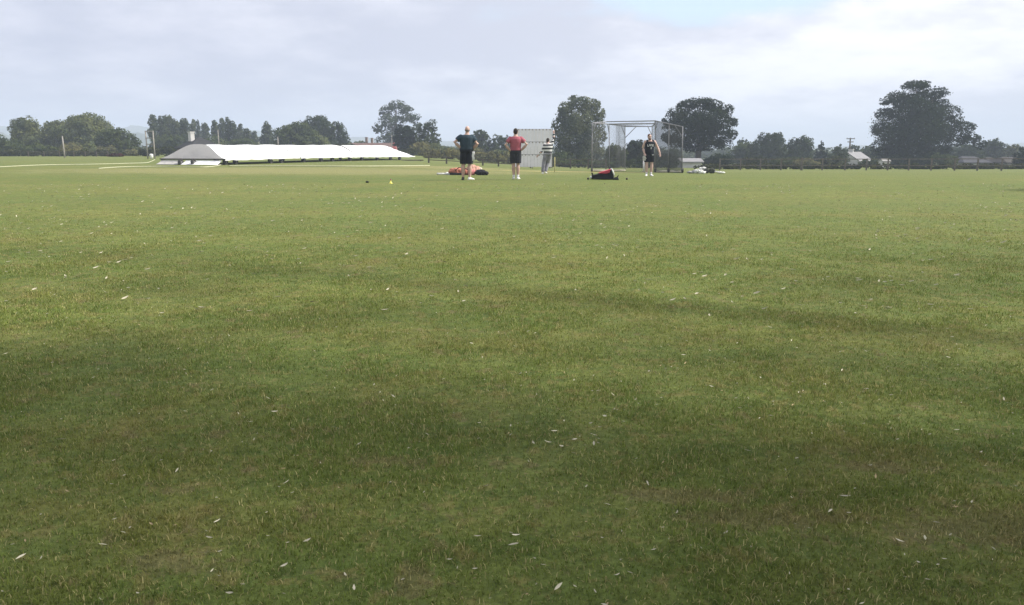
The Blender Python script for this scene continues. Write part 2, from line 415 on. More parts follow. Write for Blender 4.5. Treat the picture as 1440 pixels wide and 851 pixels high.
# poplars
for (a, b_, yt, ph) in ((212, 224, 160, 'tallest and leftmost poplar of the row, standing above the twin post frame'), (224, 236, 163, 'poplar with a blunt top, second from the left end of the row'),
        (232, 247, 161, 'wide poplar in the dense left cluster, third from the left'), (244, 256, 167, 'poplar at the right edge of the dense left cluster'), (256, 270, 166, 'poplar directly above the white chimney, left side'),
        (271, 279, 168, 'thin poplar just right of the white chimney'), (278, 284, 168, 'very thin poplar pressed against its neighbour right of the white chimney'), (285, 296, 172, 'short poplar between two gaps of sky, right of the chimney'),
        (300, 311, 169, 'lone poplar standing left of the thin grey pole'), (311, 321, 166, 'poplar immediately right of the thin grey pole'), (319, 327, 164, 'tallest poplar of the right cluster'),
        (325, 335, 170, 'poplar leaning on the tallest one of the right cluster'), (335, 344, 174, 'small poplar towards the right end of the row'), (344, 354, 180, 'faint low poplar near the right end of the row'),
        (354, 364, 184, 'lowest and faintest poplar, last of the row at the right')):
    tree('poplar_tree', 'slim ' + ph if 'slim' not in ph and 'thin' not in ph else ph, a, b_, yt, 165 + 12*math.sin(a), 'poplar', 'poplar', size=.24, group='row of poplars behind the pitch covers', fill=1.9)
tree('poplar_tree', 'round headed upright tree left of the green tree bank behind the covers', 366, 388, 170, 155, 'dome', 'poplar')
tree('bush', 'dark low tree mass right of the white chimney, behind the house roof', 278, 330, 190, 140, 'bush', 'mid', cat='bush')
tree('bush', 'grey green thicket below the right poplar cluster', 318, 372, 194, 138, 'bush', 'mid', cat='bush')
tree('bush', 'dark thicket below the dense left poplar cluster', 214, 268, 188, 140, 'bush', 'mid', cat='bush')
tree('broadleaf_tree', 'wide mid green tree bank behind the middle of the white cover', 382, 452, 174, 135, 'dome', 'mid', fill=1.6)
tree('broadleaf_tree', 'dark tall domed tree behind the wide green bank', 420, 474, 163, 150, 'dome', 'oak')
tree('broadleaf_tree', 'dark rounded tree sloping down at the right end of the tree bank', 452, 491, 172, 148, 'dome', 'oak')
tree('bush', 'light green bush below the dark domed tree, above the white cover', 425, 470, 190, 130, 'bush', 'light', cat='bush')
tree('bush', 'brownish bush left of the red roofed house', 466, 512, 201, 140, 'bush', 'hedge', cat='bush')
tree('bush', 'dark bush hiding the left chimney foot of the red roofed house', 484, 520, 196, 178, 'bush', 'mid', cat='bush')
OAK = [(.22, .50, 0, .16, .11), (.1, .43, .1, .11, .07), (.38, .62, -.1, .2, .12), (.35, .82, .05, .17, .10), (.52, .9, 0, .19, .09), (.68, .82, .1, .17, .09), (.82, .66, 0, .16, .10), (.62, .66, .12, .2, .12),
       (.88, .5, -.05, .13, .09), (.5, .46, .05, .17, .10), (.35, .34, -.05, .15, .09), (.72, .42, .1, .16, .1), (.5, .25, 0, .2, .14), (.27, .22, 0, .2, .12), (.75, .24, 0, .2, .12), (.25, .72, .1, .1, .07)]
tree('oak_tree', 'tall spreading tree with sky gaps rising over the right end of the covers', 522, 594, 140, 185, lobes=OAK, leaf='oak', fill=1.25)
tree('yew_tree', 'near black upright tree in front of the tall spreading tree', 556, 584, 176, 128, 'poplar', 'conifer', fill=1.9)
tree('broadleaf_tree', 'ragged dark tree just right of the near black upright tree', 581, 622, 171, 128, 'dome', 'oak', fill=1.0)
tree('bush', 'olive green bush under the ragged dark tree', 574, 612, 196, 116, 'bush', 'olive', cat='bush')
tree('bush', 'green bush left of the man in the navy shirt', 600, 642, 200, 116, 'bush', 'light', cat='bush')
tree('bush', 'small dark bush beside the right end of the covers', 556, 588, 208, 112, 'bush', 'hedge', cat='bush')
tree('broadleaf_tree', 'dark tree with a curved top right behind the man in navy', 660, 692, 182, 140, 'dome', 'oak')
tree('bush', 'green bush directly behind the shorts of the man in navy', 634, 680, 205, 116, 'bush', 'olive', cat='bush')
tree('broadleaf_tree', 'thin topped ragged tree between the two men in shorts', 686, 722, 190, 140, 'dome', 'oak', fill=.9)
tree('bush', 'bright green bush left of the man in the red shirt', 684, 722, 206, 115, 'bush', 'light', cat='bush')
tree('bush', 'dark green bush hidden behind the sightscreen', 714, 770, 208, 118, 'bush', 'mid', cat='bush')
WIL = [(.12, .36, 0, .15, .13), (.16, .56, .05, .15, .13), (.28, .72, 0, .16, .13), (.42, .86, .05, .16, .13), (.58, .88, 0, .17, .11), (.70, .76, .05, .17, .13), (.82, .60, 0, .15, .13), (.88, .42, .05, .13, .12), (.85, .24, 0, .14, .12),
       (.2, .68, 0, .13, .10), (.27, .82, 0, .14, .10), (.74, .87, 0, .14, .09), (.84, .72, 0, .13, .11), (.5, .62, -.15, .26, .2), (.35, .42, -.15, .25, .2), (.65, .42, -.12, .22, .18), (.3, .2, 0, .24, .18), (.55, .2, -.05, .24, .18), (.72, .2, .05, .2, .15), (.5, .45, .2, .3, .3)]
tree('willow_tree', 'tall grey green willow between the sightscreen and the practice net', 774, 852, 133, 108, lobes=WIL, leaf='willow', fill=1.7)
tree('bush', 'low bush filling the back of the practice net, left half', 846, 882, 199, 100, 'bush', 'mid', cat='bush')
tree('broadleaf_tree', 'dark rounded tree seen through the middle of the practice net', 874, 912, 198, 112, 'dome', 'dark', fill=1.7)
tree('bush', 'green brown bush seen through the net beside the man in the black vest', 892, 934, 208, 104, 'bush', 'hedge', cat='bush')
tree('bush', 'wide low bush behind the right wing of the practice net', 920, 962, 214, 104, 'bush', 'hedge', cat='bush')
tree('bush', 'shady bush left of the willow trunk', 770, 812, 212, 104, 'bush', 'mid', cat='bush')
RND = [(.12, .42, 0, .13, .11), (.1, .60, .1, .11, .09), (.2, .74, 0, .14, .10), (.34, .86, .05, .15, .09), (.5, .91, 0, .16, .08), (.66, .87, .05, .16, .09), (.80, .78, 0, .15, .10), (.90, .62, .05, .11, .09), (.91, .45, 0, .11, .08), (.84, .33, .05, .13, .09),
       (.35, .62, -.15, .24, .16), (.6, .66, -.15, .25, .18), (.72, .48, -.1, .2, .14), (.45, .42, -.1, .2, .11), (.25, .34, 0, .16, .09), (.6, .32, -.05, .2, .10), (.45, .28, .1, .16, .09), (.5, .6, .2, .34, .25)]
tree('broadleaf_tree', 'large dark round headed tree rising behind the right end of the practice net', 928, 1034, 134, 108, lobes=RND, leaf='dark', fill=1.65, trunk_r=.38)
tree('bush', 'dark bush in the shade under the large round headed tree', 985, 1036, 214, 106, 'bush', 'dark', cat='bush')
# right side
tree('broadleaf_tree', 'small ball headed tree right of the large round headed tree', 1033, 1052, 194, 150, 'dome', 'oak')
tree('broadleaf_tree', 'low wide tree in front of the small ball headed tree', 1022, 1074, 201, 140, 'dome', 'mid')
tree('broadleaf_tree', 'neat domed tree, largest of the low group right of the round headed tree', 1058, 1106, 187, 138, 'dome', 'oak', fill=1.7)
tree('broadleaf_tree', 'lumpy topped tree right of the neat domed tree', 1101, 1146, 192, 138, 'dome', 'oak', fill=1.2)
tree('conifer_tree', 'dark blunt conifer, left one of the pair before the pale roofed house', 1143, 1164, 198, 132, 'conifer', 'conifer')
tree('conifer_tree', 'pointed green conifer beside the pale roofed house', 1161, 1192, 203, 130, 'conifer', 'mid')
tree('broadleaf_tree', 'small dark tree behind the roof of the pale roofed house', 1188, 1212, 204, 165, 'dome', 'oak')
tree('broadleaf_tree', 'small grey green tree between the pale roofed house and the huge tree', 1206, 1234, 206, 160, 'dome', 'mid')
tree('bush', 'olive bush behind the fence under the neat domed tree', 1042, 1082, 218, 108, 'bush', 'hedge', cat='bush')
tree('bush', 'bush behind the fence under the lumpy topped tree', 1078, 1128, 220, 108, 'bush', 'mid', cat='bush')
tree('bush', 'dark brown bush left of the pale roofed house', 1148, 1190, 219, 108, 'bush', 'hedge', cat='bush')
tree('bush', 'pale leaved bush behind the big fence post', 1112, 1152, 222, 106, 'bush', 'olive', cat='bush')
tree('bush', 'round dark bush between the pale roofed house and the huge tree', 1208, 1238, 223, 108, 'bush', 'mid', cat='bush')
BIG = [(.14, .22, 0, .12, .12), (.10, .42, 0, .10, .09), (.14, .60, .05, .10, .08), (.12, .74, .0, .08, .05), (.22, .80, .05, .11, .07), (.34, .92, 0, .11, .07), (.42, .94, .1, .10, .06), (.52, .84, 0, .12, .07), (.56, .72, .05, .11, .08), (.64, .62, 0, .12, .09), (.72, .52, .05, .10, .08),
       (.78, .44, 0, .12, .08), (.80, .30, .1, .11, .08), (.88, .33, .05, .10, .07), (.95, .25, 0, .07, .06), (.66, .2, .1, .12, .1), (.68, .36, .1, .10, .07), (.3, .62, -.12, .18, .17), (.35, .40, -.15, .22, .20), (.22, .34, -.1, .18, .18), (.44, .58, -.1, .16, .14), (.36, .16, 0, .22, .16), (.18, .12, 0, .16, .12), (.54, .40, -.05, .15, .14), (.52, .18, 0, .14, .13), (.28, .74, 0, .13, .09), (.42, .78, .05, .13, .1), (.4, .45, .2, .3, .3)]
tree('oak_tree', 'huge dark spreading tree behind the fence at the right', 1222, 1382, 111, 118, lobes=BIG, leaf='dark', fill=1.45, trunk_r=.55, nlimb=4)
tree('bush', 'dark green shrub mass under the right side of the huge tree', 1306, 1350, 214, 112, 'bush', 'mid', cat='bush')
tree('broadleaf_tree', 'bluish green tree behind the bungalow roof', 1334, 1384, 204, 150, 'dome', 'oak')
tree('broadleaf_tree', 'rounded bluish tree behind the two bungalows at the right', 1376, 1416, 197, 155, 'dome', 'oak', fill=1.7)
tree('broadleaf_tree', 'pale thin leaved tree near the right edge', 1408, 1434, 204, 150, 'dome', 'pale')
tree('broadleaf_tree', 'dark tree cut by the right edge of the picture', 1424, 1466, 205, 110, 'dome', 'dark')
tree('bush', 'low green bush in front of the bungalow with white walls', 1374, 1404, 229, 98, 'bush', 'hedge', cat='bush')

tree('bush', 'deep shaded undergrowth round the trunk foot of the huge tree', 1232, 1276, 217, 114, 'bush', 'dark', cat='bush')
tree('bush', 'dark undergrowth at the middle of the huge tree, behind two fence posts', 1268, 1316, 216, 114, 'bush', 'dark', cat='bush')
def hedge(label, pts, h, w, leaf, seed):
    rnd = random.Random(seed); b = foot(*pts[0]); t = thing('hedge', b, label, 'hedge')
    L = []
    for (p0, d0), (p1, d1) in zip(pts[:-1], pts[1:]):
        a, c = foot(p0, d0), foot(p1, d1); n = max(2, int((c - a).length / (w * .55)))
        for i in range(n):
            q = a.lerp(c, (i + rnd.random()*.6) / n); q.z = float(gz(q.x, q.y)); hh = h * rnd.uniform(.8, 1.12)
            L.append((q.x - b.x, q.y - b.y + rnd.uniform(-.2, .2), q.z - b.z + hh*.45, w*.8, w*.6, hh*.55))
    link('foliage', foliage('hedge', L, .2, 1.7, seed), LEAF[leaf], t)
hedge('long low dark hedge running behind the right hand rail fence', [(985, 84), (1200, 84), (1330, 84), (1460, 86)], .55, 1.0, 'hedge', 901)
hedge('low hedge along the left field edge below the bushes', [(-30, 104), (90, 104), (165, 104)], .8, 1.1, 'hedge', 902)
hedge('thin hedge behind the middle rail fence and the men in shorts', [(596, 100), (760, 100)], 1.3, 1.1, 'olive', 903)
hedge('low hedge under the willow and behind the practice net', [(770, 96), (948, 95)], 1.0, 1.1, 'mid', 904)

rw = np.random.default_rng(77); L = []
for px in np.arange(-80, 1530, 7.0):
    d = rw.uniform(215, 300); q = foot(px + rw.uniform(-4, 4), d); top = EYE - slope(np.interp(px, [-80, 200, 420, 560, 700, 860, 1000, 1200, 1440], [203, 206, 206, 207, 207, 209, 208, 209, 208]) + rw.uniform(-3, 4)) * d
    hh = max(2.0, top - q.z); L.append((q.x, q.y, q.z + hh*.45, 2.4, 2.2, hh*.55))
o = link('woodland', foliage('woodland', L, .55, 1.9, 78), LEAF['mid']); tag(o, 'dark belt of distant woodland between the field trees and the hills', 'woodland', kind='stuff')

# ------------------------------------------------------------------ buildings
SLATE = mat('slate', (.045, .045, .052), .8, .25, 2); LSLATE = mat('pale_slate', (.24, .235, .24), .7, .15, 2); TILE = mat('clay_tile', (.14, .085, .07), .85, .3, 2)
RENDER = mat('white_render', (.62, .60, .58), .85, .12, 1); BRICK = mat('brown_brick', (.20, .14, .11), .9, .3, 3); GREYW = mat('grey_board', (.30, .29, .28), .85, .2, 2); GLASS = mat('window_glass', (.03, .035, .04), .15, .2, 1); REDT = mat('red_tile', (.34, .09, .085), .8, .2, 3)
BTILE = mat('brown_tile', (.05, .043, .038), .85, .3, 2); CREAM = mat('cream_render', (.60, .57, .50), .85, .12, 1)
def house(label, px0, px1, yr, ye, d, wallm, roofm, depth=6.0, hip=0.0, cat='house', name='house', rz=0.0, windows=(), chim=(), gable_front=False, over=.25):
    b = foot((px0 + px1) / 2, d); W = (px1 - px0) / F * d; zr = at(CX, yr, d).z - b.z; ze = at(CX, ye, d).z - b.z
    t = thing(name, b, label, cat, rz=rz)
    gab = [(-W/2 + .02, 0, zr-.15), (W/2 - .02, 0, zr-.15)] if hip == 0 else []
    wb = MB(); w2, d2 = W/2, depth/2
    wb.add([(-w2, -d2, -.5), (w2, -d2, -.5), (w2, d2, -.5), (-w2, d2, -.5), (-w2, -d2, ze), (w2, -d2, ze), (w2, d2, ze), (-w2, d2, ze)] + gab,
           [(0, 1, 5, 4), (1, 2, 6, 9, 5), (2, 3, 7, 6), (3, 0, 4, 8, 7)] if hip == 0 else [(0, 1, 5, 4), (1, 2, 6, 5), (2, 3, 7, 6), (3, 0, 4, 7)])
    wb.build('wall', wallm, t)
    ov = over; a, c = w2 + ov, d2 + ov; zl = ze - ov * (zr - ze) / max(d2, .1) * .8; k = .14
    rx = a - hip
    top = [(-a, -c, zl), (a, -c, zl), (a, c, zl), (-a, c, zl), (-rx, 0, zr), (rx, 0, zr)]
    bot = [(x, y, z - k) for x, y, z in top]
    rb = MB(); fs = [(0, 1, 5, 4), (2, 3, 4, 5)] + ([(1, 2, 5), (3, 0, 4)] if hip > 0 else [])
    n = 6
    if hip > 0: ff = fs + [tuple(i + n for i in f[::-1]) for f in fs] + [(0, 6, 7, 1), (1, 7, 8, 2), (2, 8, 9, 3), (3, 9, 6, 0)]
    else: ff = fs + [tuple(i + n for i in f[::-1]) for f in fs] + [(0, 6, 7, 1), (2, 8, 9, 3), (1, 7, 11, 5), (5, 11, 8, 2), (3, 9, 10, 4), (4, 10, 6, 0)]
    rb.add(top + bot, ff); roof = rb.build('roof', roofm, t)
    for (u, w, z0, z1) in windows:
        x = -w2 + u * W; wd = MB()
        wd.box((x, -d2 - .03, ze * (z0 + z1) / 2), (w * W, .08, ze * (z1 - z0))); wo = wd.build('window', RENDER if wallm is not RENDER else GREYW, t)
        MB().box((x, -d2 - .075, ze * (z0 + z1) / 2), (w * W * .84, .02, ze * (z1 - z0) * .86)).build('pane', GLASS, wo)
    for (pxc, wpx, yt, yb, m, dy) in chim:
        q = at(pxc, (yt+yb)/2, d); h = (yb - yt) / F * d; cb = MB()
        cb.box((q.x - b.x, dy, q.z - b.z), (wpx / F * d, .9, h)); cb.box((q.x - b.x, dy, q.z - b.z + h/2 + .06), (wpx / F * d + .1, 1.0, .12))
        cb.build('chimney', m, roof)
    return t
house('low grey roofed house with a big white chimney behind the grey cover end', 260, 304, 193, 206.5, 100, BRICK, mat('dark_slate', (.035, .035, .037), .9, .25, 2), 5, hip=2.1, rz=R(40), chim=((270.5, 5.2, 187, 198.5, RENDER, .3),))
house('long red tiled house with two thin chimneys behind the white covers', 496, 556, 201, 212, 172, CREAM, TILE, 8, windows=((.25, .12, .3, .8), (.6, .12, .3, .8)), chim=((515, 2.6, 194, 204, BRICK, .4), (522.5, 2.4, 195, 204, BRICK, .6)))
h = house('small red pointed outbuilding at the right end of the red tiled house', 550, 558.5, 199.5, 211, 160, REDT, REDT, 1.3, hip=.6, cat='outbuilding', name='outbuilding', over=.05)
house('house with a pale slate roof and white walls beside the electricity pole', 1187, 1211, 213.5, 225, 138, RENDER, LSLATE, 5, windows=((.55, .12, .35, .85), (.8, .1, .35, .85)), rz=R(28), chim=((1197, 1.8, 211, 217, RENDER, .2),))
house('bungalow with white walls and a grey roof, left of the brown roofed one', 1342, 1377, 220, 227.5, 128, RENDER, SLATE, 6, hip=1.2, cat='bungalow', name='bungalow', windows=((.55, .10, .3, .85), (.80, .12, .3, .85), (.2, .1, .3, .85)))
house('small brown roofed bungalow with a white front between two larger roofs', 1379, 1398, 221.5, 228, 130, RENDER, BTILE, 5, hip=.9, cat='bungalow', name='bungalow', windows=((.5, .2, .3, .9),))
house('long grey brown bungalow near the right edge', 1400, 1432, 221, 227.5, 126, GREYW, BTILE, 6, hip=1.0, cat='bungalow', name='bungalow', windows=((.3, .14, .3, .85), (.7, .14, .3, .85)))
house('low off-white shed with a pale roof under the large round headed tree', 956, 982, 222.5, 226.5, 98, RENDER, LSLATE, 3.0, cat='shed', name='shed', windows=())
house('cream walled cottage half hidden below the last poplars', 343, 360, 191, 198, 190, CREAM, SLATE, 6, windows=((.3, .16, .4, .8), (.7, .16, .4, .8)), cat='cottage', name='cottage')
house('little white hut under the left side of the huge tree', 1238, 1248, 223, 226, 100, RENDER, GREYW, 1.2, cat='hut', name='hut', over=.08)

# ------------------------------------------------------------------ fences, poles
WOOD = mat('weathered_wood', (.14, .122, .10), .9, .35, 6, bump=.3); DWOOD = mat('dark_wood', (.10, .085, .065), .9, .3, 6); GWOOD = mat('grey_timber', (.30, .28, .25), .85, .25, 5)
def fence(label, posts, h, rails, m, pw=.11, big=()):
    b = foot(*posts[0]); t = thing('rail_fence', b, label, 'fence')
    P = [foot(px, d) for px, d in posts]
    for i, p in enumerate(P):
        w = pw * (1.6 if i in big else 1); hh = h * (1.08 if i in big else 1)
        MB().box((0, 0, hh/2 - .15), (w, w, hh + .3), bev=.015).build('post', m, t, loc=p - b)
    for k in rails:
        mb = MB()
        for p, q in zip(P[:-1], P[1:]):
            a = p - b + Vector((0, -pw/2 - .02, h*k)); c = q - b + Vector((0, -pw/2 - .02, h*k)); z = .035
            mb.add([a + Vector((0, -.02, -z)), c + Vector((0, -.02, -z)), c + Vector((0, -.02, z)), a + Vector((0, -.02, z)), a + Vector((0, .02, -z)), c + Vector((0, .02, -z)), c + Vector((0, .02, z)), a + Vector((0, .02, z))],
                   [(0, 1, 2, 3), (5, 4, 7, 6), (3, 2, 6, 7), (1, 0, 4, 5), (0, 3, 7, 4), (1, 5, 6, 2)])
        mb.build('rail', m, t)
fence('weathered wooden post and rail fence along the right field edge', [(1012, 76), (1041, 76), (1069, 76), (1098, 76), (1127, 75), (1156, 75.5), (1188, 75.5), (1218, 75), (1248, 74.5), (1277.5, 73.5), (1309, 73), (1342, 72), (1374, 71), (1408, 70), (1443, 69), (1478, 68)], 1.08, (.42, .95), WOOD, big=(4,))
fence('short wooden fence in the middle behind the men in shorts', [(603, 74), (628, 74), (654, 74), (679, 74), (701, 74), (722, 74), (746, 74)], .62, (.45, .9), DWOOD, .14)
fence('wooden rail fence below the willow beside the sightscreen', [(776, 84), (802, 84), (827, 84), (852, 84)], 1.05, (.4, .9), DWOOD, .13)
fence('dark low rail fence at the left field edge beside the leaning pole', [(40, 101), (62, 101), (84, 101), (104, 100), (120, 100), (136, 100), (152, 100)], .62, (.5, .9), DWOOD, .1)
def pole(label, px, ytop, d, r, m, lean=(0, 0), cat='pole', name='pole'):
    b = foot(px, d); h = at(px, ytop, d).z - b.z
    mb = MB(); mb.tube([(0, 0, -.3), (lean[0]*.5, lean[1]*.5, h/2), (lean[0], lean[1], h)], [r*1.1, r, r*.8], 8); mb.ell((lean[0], lean[1], h), (r, r, r*.6), 8, 5)
    return tag(mb.build(name, m, None, True, b), label, cat)
pole('pale wooden pole leaning slightly left before the broad willow', 91, 192, 92, .085, GWOOD, (-.03, 0))
pole('thin grey pole rising above the left part of the white cover', 309, 183, 96, .06, GWOOD)
pole('thin grey pole above the middle of the white cover', 392, 193, 98, .07, GWOOD)
pole('thin pole beside the red pointed outbuilding', 551.5, 190, 150, .07, GWOOD)
b = foot(1193, 148); h = at(1193, 194, 148).z - b.z
t = thing('electricity_pole', b, 'wooden electricity pole with two cross arms behind the pale roofed house', 'electricity pole')
MB().tube([(0, 0, -.5), (0, 0, h)], [.17, .13], 8).build('pole', DWOOD, t, True)
for z, w in ((h - .15, 1.5), (h - .72, 1.05)):
    MB().box((0, -.16, z), (w, .12, .14)).build('cross_arm', DWOOD, t)
    for s in (-1, 0, 1): MB().tube([(s*w*.44, -.16, z+.07), (s*w*.44, -.16, z+.24)], [.04, .03], 6).build('insulator', GREYW, t, True)
# twin post frame at left
d = 84; b = foot(213, d); t = thing('post_frame', b, 'tall timber frame of two posts joined by cross bars left of the covers', 'post frame')
HH = at(213, 184, d).z - b.z
for s in (-1, 1): MB().tube([(s*.36, 0, -.3), (s*.38, 0, HH)], [.075, .065], 8).build('post', GWOOD, t, True)
for k in (.98, .74, .52): MB().box((0, -.07, HH*k), (.84, .05, .09)).build('cross_bar', GWOOD, t)
WHITE = mat('white_plastic', (.75, .74, .71), .5, .1, 4)
b2 = foot(213.2, 83.4); mb = MB(); mb.loft([[b2*0 + Vector((math.cos(a)*r, math.sin(a)*r, z)) for a in (k*6.2832/16 for k in range(16))] for r, z in ((.11, 0), (.16, .18), (.19, .38), (.17, .46), (.08, .5))])
tag(mb.build('bucket', WHITE, None, True, b2), 'small white tub standing between the posts of the timber frame', 'tub')

# ------------------------------------------------------------------ pitch covers
def sheet_mat(name, c, rough=.55):
    m, nt, bb = newmat(name); tc = N(nt, 'ShaderNodeTexCoord').outputs['Object']
    cc = mixc(nt, ramp(nt, noise(nt, tc, 1.2, 5), .3, .75), c, [q*.90 for q in c]); nt.links.new(cc, bb.inputs['Base Color']); bb.inputs['Roughness'].default_value = rough
    bp = N(nt, 'ShaderNodeBump'); bp.inputs['Strength'].default_value = .35; bp.inputs['Distance'].default_value = .08
    nt.links.new(noise(nt, tc, 2.2, 4), bp.inputs['Height']); nt.links.new(bp.outputs[0], bb.inputs['Normal'])
    return m
SHEET = sheet_mat('white_sheet', (.80, .80, .79)); GSHEET = sheet_mat('grey_sheet', (.40, .385, .365)); DSTEEL = mat('dark_steel', (.06, .055, .05), .6, .3, 5, .3); RUBBER = mat('rubber', (.06, .058, .054), .9, .2, 5); STEEL = mat('galvanised_steel', (.22, .22, .23), .6, .2, 6)
A = foot(317, 55); A = Vector((A.x, A.y, 0)); B = foot(584, 84); B = Vector((B.x, B.y, 0))
LEN = (B - A).length; e = (B - A) / LEN; nrm = Vector((-e.y, e.x, 0)); WID = 5.3
ang = math.atan2(e.y, e.x)
PROF = [(0, 0), (.04, .05), (.10, .19), (.17, .40), (.25, .66), (.32, .86), (.38, .97), (.44, 1.0), (.56, 1.0), (.62, .97), (.68, .86), (.75, .66), (.83, .40), (.90, .19), (.96, .05), (1, 0)]
def cover(label, t0, t1, hip0, hip1, wheels, last):
    org = A + e * t0; org.z = float(gz(org.x, org.y))
    t = thing('pitch_cover', org, label, 'pitch cover', 'wheeled pitch covers parked end to end', ang)
    L = t1 - t0; n = 22; rows = []; rnd = random.Random(int(t0 * 10))
    def gl(u, w):                                  # ground height below a point of the cover, relative to its origin
        q = A + e * (t0 + u) + nrm * w; return float(gz(q.x, q.y)) - org.z
    EV, HT = .41, .96
    for i in range(n + 1):
        u = L * i / n; hs = 1.0
        if hip0 and u < hip0: hs = (u / hip0)
        if hip1 and u > L - hip1: hs = (L - u) / hip1
        sag = 1 - .07 * abs(math.sin(math.pi * u / 3.0 + .4))**1.5 - .02 * math.sin(u * 2.7)
        row = []
        for (w, z) in PROF:
            zz = min(z, hs**.75) if hs < 1 else z
            uu = max(u, .72 * z) if t0 == 0 else u
            row.append(Vector((uu, w * WID, gl(u, w*WID) + EV + HT * zz * sag + rnd.uniform(-.012, .012) * (z > .05))))
        rows.append(row)
    m = len(PROF); vs = [p for r in rows for p in r]
    fs = [(i*m+j, (i+1)*m+j, (i+1)*m+j+1, i*m+j+1) for i in range(n) for j in range(m-1)]
    mb = MB(); mb.add(vs, fs)
    # hem that hangs below the long eaves
    for j in (0, m - 1):
        lo = [Vector(r[j]) + Vector((0, 0, -.09 + rnd.uniform(-.03, .02))) for r in rows]
        k = len(mb.v); mb.v += [tuple(q) for r in rows for q in (r[j],)] + [tuple(q) for q in lo]
        mb.f += [(k+i, k+i+1, k+n+1+i+1, k+n+1+i) for i in range(n)]
    canopy = mb.build('canopy', SHEET, t, True)
    if t0 == 0:                                     # grey closed end
        ep = [Vector((-.02 + .72 * z, w * WID, gl(0, w*WID) + EV + .012 + HT * z)) for (w, z) in PROF]
        eb = MB(); c = Vector((.10, WID/2, gl(0, WID/2) + EV + .15))
        mid = [c.lerp(p, .5) + Vector((-.05, 0, 0)) for p in ep]
        eb.add(ep + mid + [c], [(i, i+1, m+i+1, m+i) for i in range(m-1)] + [(m+i, m+i+1, 2*m) for i in range(m-1)] + [(0, m, 2*m, m+m-1, m-1)])
        eb.build('end_panel', GSHEET, t, True)
    fr = MB()
    for w in (.04, WID - .04): fr.tube([(u, w, gl(u, w) + EV - .05) for u in (0, L*.25, L*.5, L*.75, L)], .035, 6)
    for u in (.05, L/2, L - .05): fr.tube([(u, .04, gl(u, .04) + EV - .05), (u, WID - .04, gl(u, WID-.04) + EV - .05)], .035, 6)
    fr.build('frame', DSTEEL, t, True)
    if t0 == 0:
        fb = MB(); fb.box((-.03, WID/2, gl(0, WID/2) + EV - .03), (.05, WID + .1, .07)); fb.build('end_bar', DSTEEL, t)
        for (w0, w1, mm) in ((.25, 3.15, SHEET), (3.5, WID - .1, GSHEET)):
            sk = MB(); g0 = gl(0, 1); rw_ = []
            for k in range(9):
                w = w0 + (w1 - w0) * k / 8; rw_.append([Vector((-.03, w, g0 + .30)), Vector((-.22 - .03*(k % 2), w, g0 + .16)), Vector((-.52 - .05*(k % 3), w, g0 + .03)), Vector((-.50 - .05*(k % 3), w, g0 + .015)), Vector((-.02, w, g0 + .27))])
            sk.loft(rw_); sk.build('end_skirt', mm, t)
        wheels = wheels + [(-.34, 2.3), (-.34, 3.35)]
    for (u, w) in wheels:
        g = gl(u, w); x = MB(); x.tube([(u, w - .09, g + .19), (u, w + .09, g + .19)], .19, 14)
        wo = x.build('wheel', RUBBER, t)
        MB().tube([(u, w - .095, g + .19), (u, w + .095, g + .19)], .06, 8).build('hub', STEEL, wo)
        MB().box((u, w, g + .34), (.10, .24, .12)).build('bracket', DSTEEL, wo)
ws = [(.5, .3), (1.6, .3), (4.0, .3), (5.0, .3), (.6, WID-.3), (5.2, WID-.3)]
cover('white pitch cover with a grey closed end, nearest of the joined covers', 0, LEN*.30, .0, 0, [(.4, .3), (1.5, .3), (5.6, .3), (7.0, .3), (5.5, WID-.3)], False)
cover('white pitch cover in the middle of the joined line, without a visible end', LEN*.30 + .12, LEN*.62, 0, 0, [(.8, .3), (3.4, .3), (5.2, .3), (8.2, .3), (5, WID-.3)], False)
cover('white pitch cover at the far right end of the line, with a sloping end', LEN*.62 + .12, LEN, 0, 2.6, [(.6, .3), (3.6, .3), (6.4, .3), (8.4, .3), (5, WID-.3)], True)
ROPE = mat('rope', (.46, .46, .31), .8, .15, 8)
def rope(label, pts, r=.028):
    P = [ground_at(*p) for p in pts]; Q = []
    for i in range(len(P) - 1):
        a, b_, c, d_ = P[max(i-1, 0)], P[i], P[i+1], P[min(i+2, len(P)-1)]
        for k in range(10):
            s = k / 10; q = .5 * ((2*b_) + (c - a)*s + (2*a - 5*b_ + 4*c - d_)*s*s + (3*b_ - a - 3*c + d_)*s**3)
            q.z = float(gz(q.x, q.y)) + r*.7; Q.append(q)
    Q.append(P[-1] + Vector((0, 0, r*.7))); o0 = Q[0].copy()
    mb = MB(); mb.tube([q - o0 for q in Q], r, 6); tag(mb.build('boundary_rope', ROPE, None, True, o0), label, 'rope')
rope('pale yellow rope on the grass running from the left edge to the twin post frame', [(-20, 236.5), (0, 235.3), (60, 232.6), (130, 231.4), (180, 230.2), (205, 229.4), (213, 227.2), (218, 224.8)])
rope('pale rope on the grass whose loose left end lies short of the near cover', [(139, 237.6), (152, 236.4), (180, 235.1), (230, 234.6), (260, 235.2), (290, 235.4), (308, 233), (319, 228.8)])
rope('pale rope lying along the foot of the white covers', [(322, 234), (360, 233.8), (430, 234), (500, 234.4), (560, 234), (604, 233.4)], .035)
# dark plank and bench-like bar at the far end
q = foot(580, 80); mb = MB(); mb.box((0, 0, .07), (2.2, .22, .1), bev=.02); mb.box((-.8, 0, .02), (.12, .3, .06)); mb.box((.8, 0, .02), (.12, .3, .06))
tag(mb.build('timber_beam', DWOOD, None, False, q), 'dark timber beam lying on the grass at the right end of the covers', 'beam')

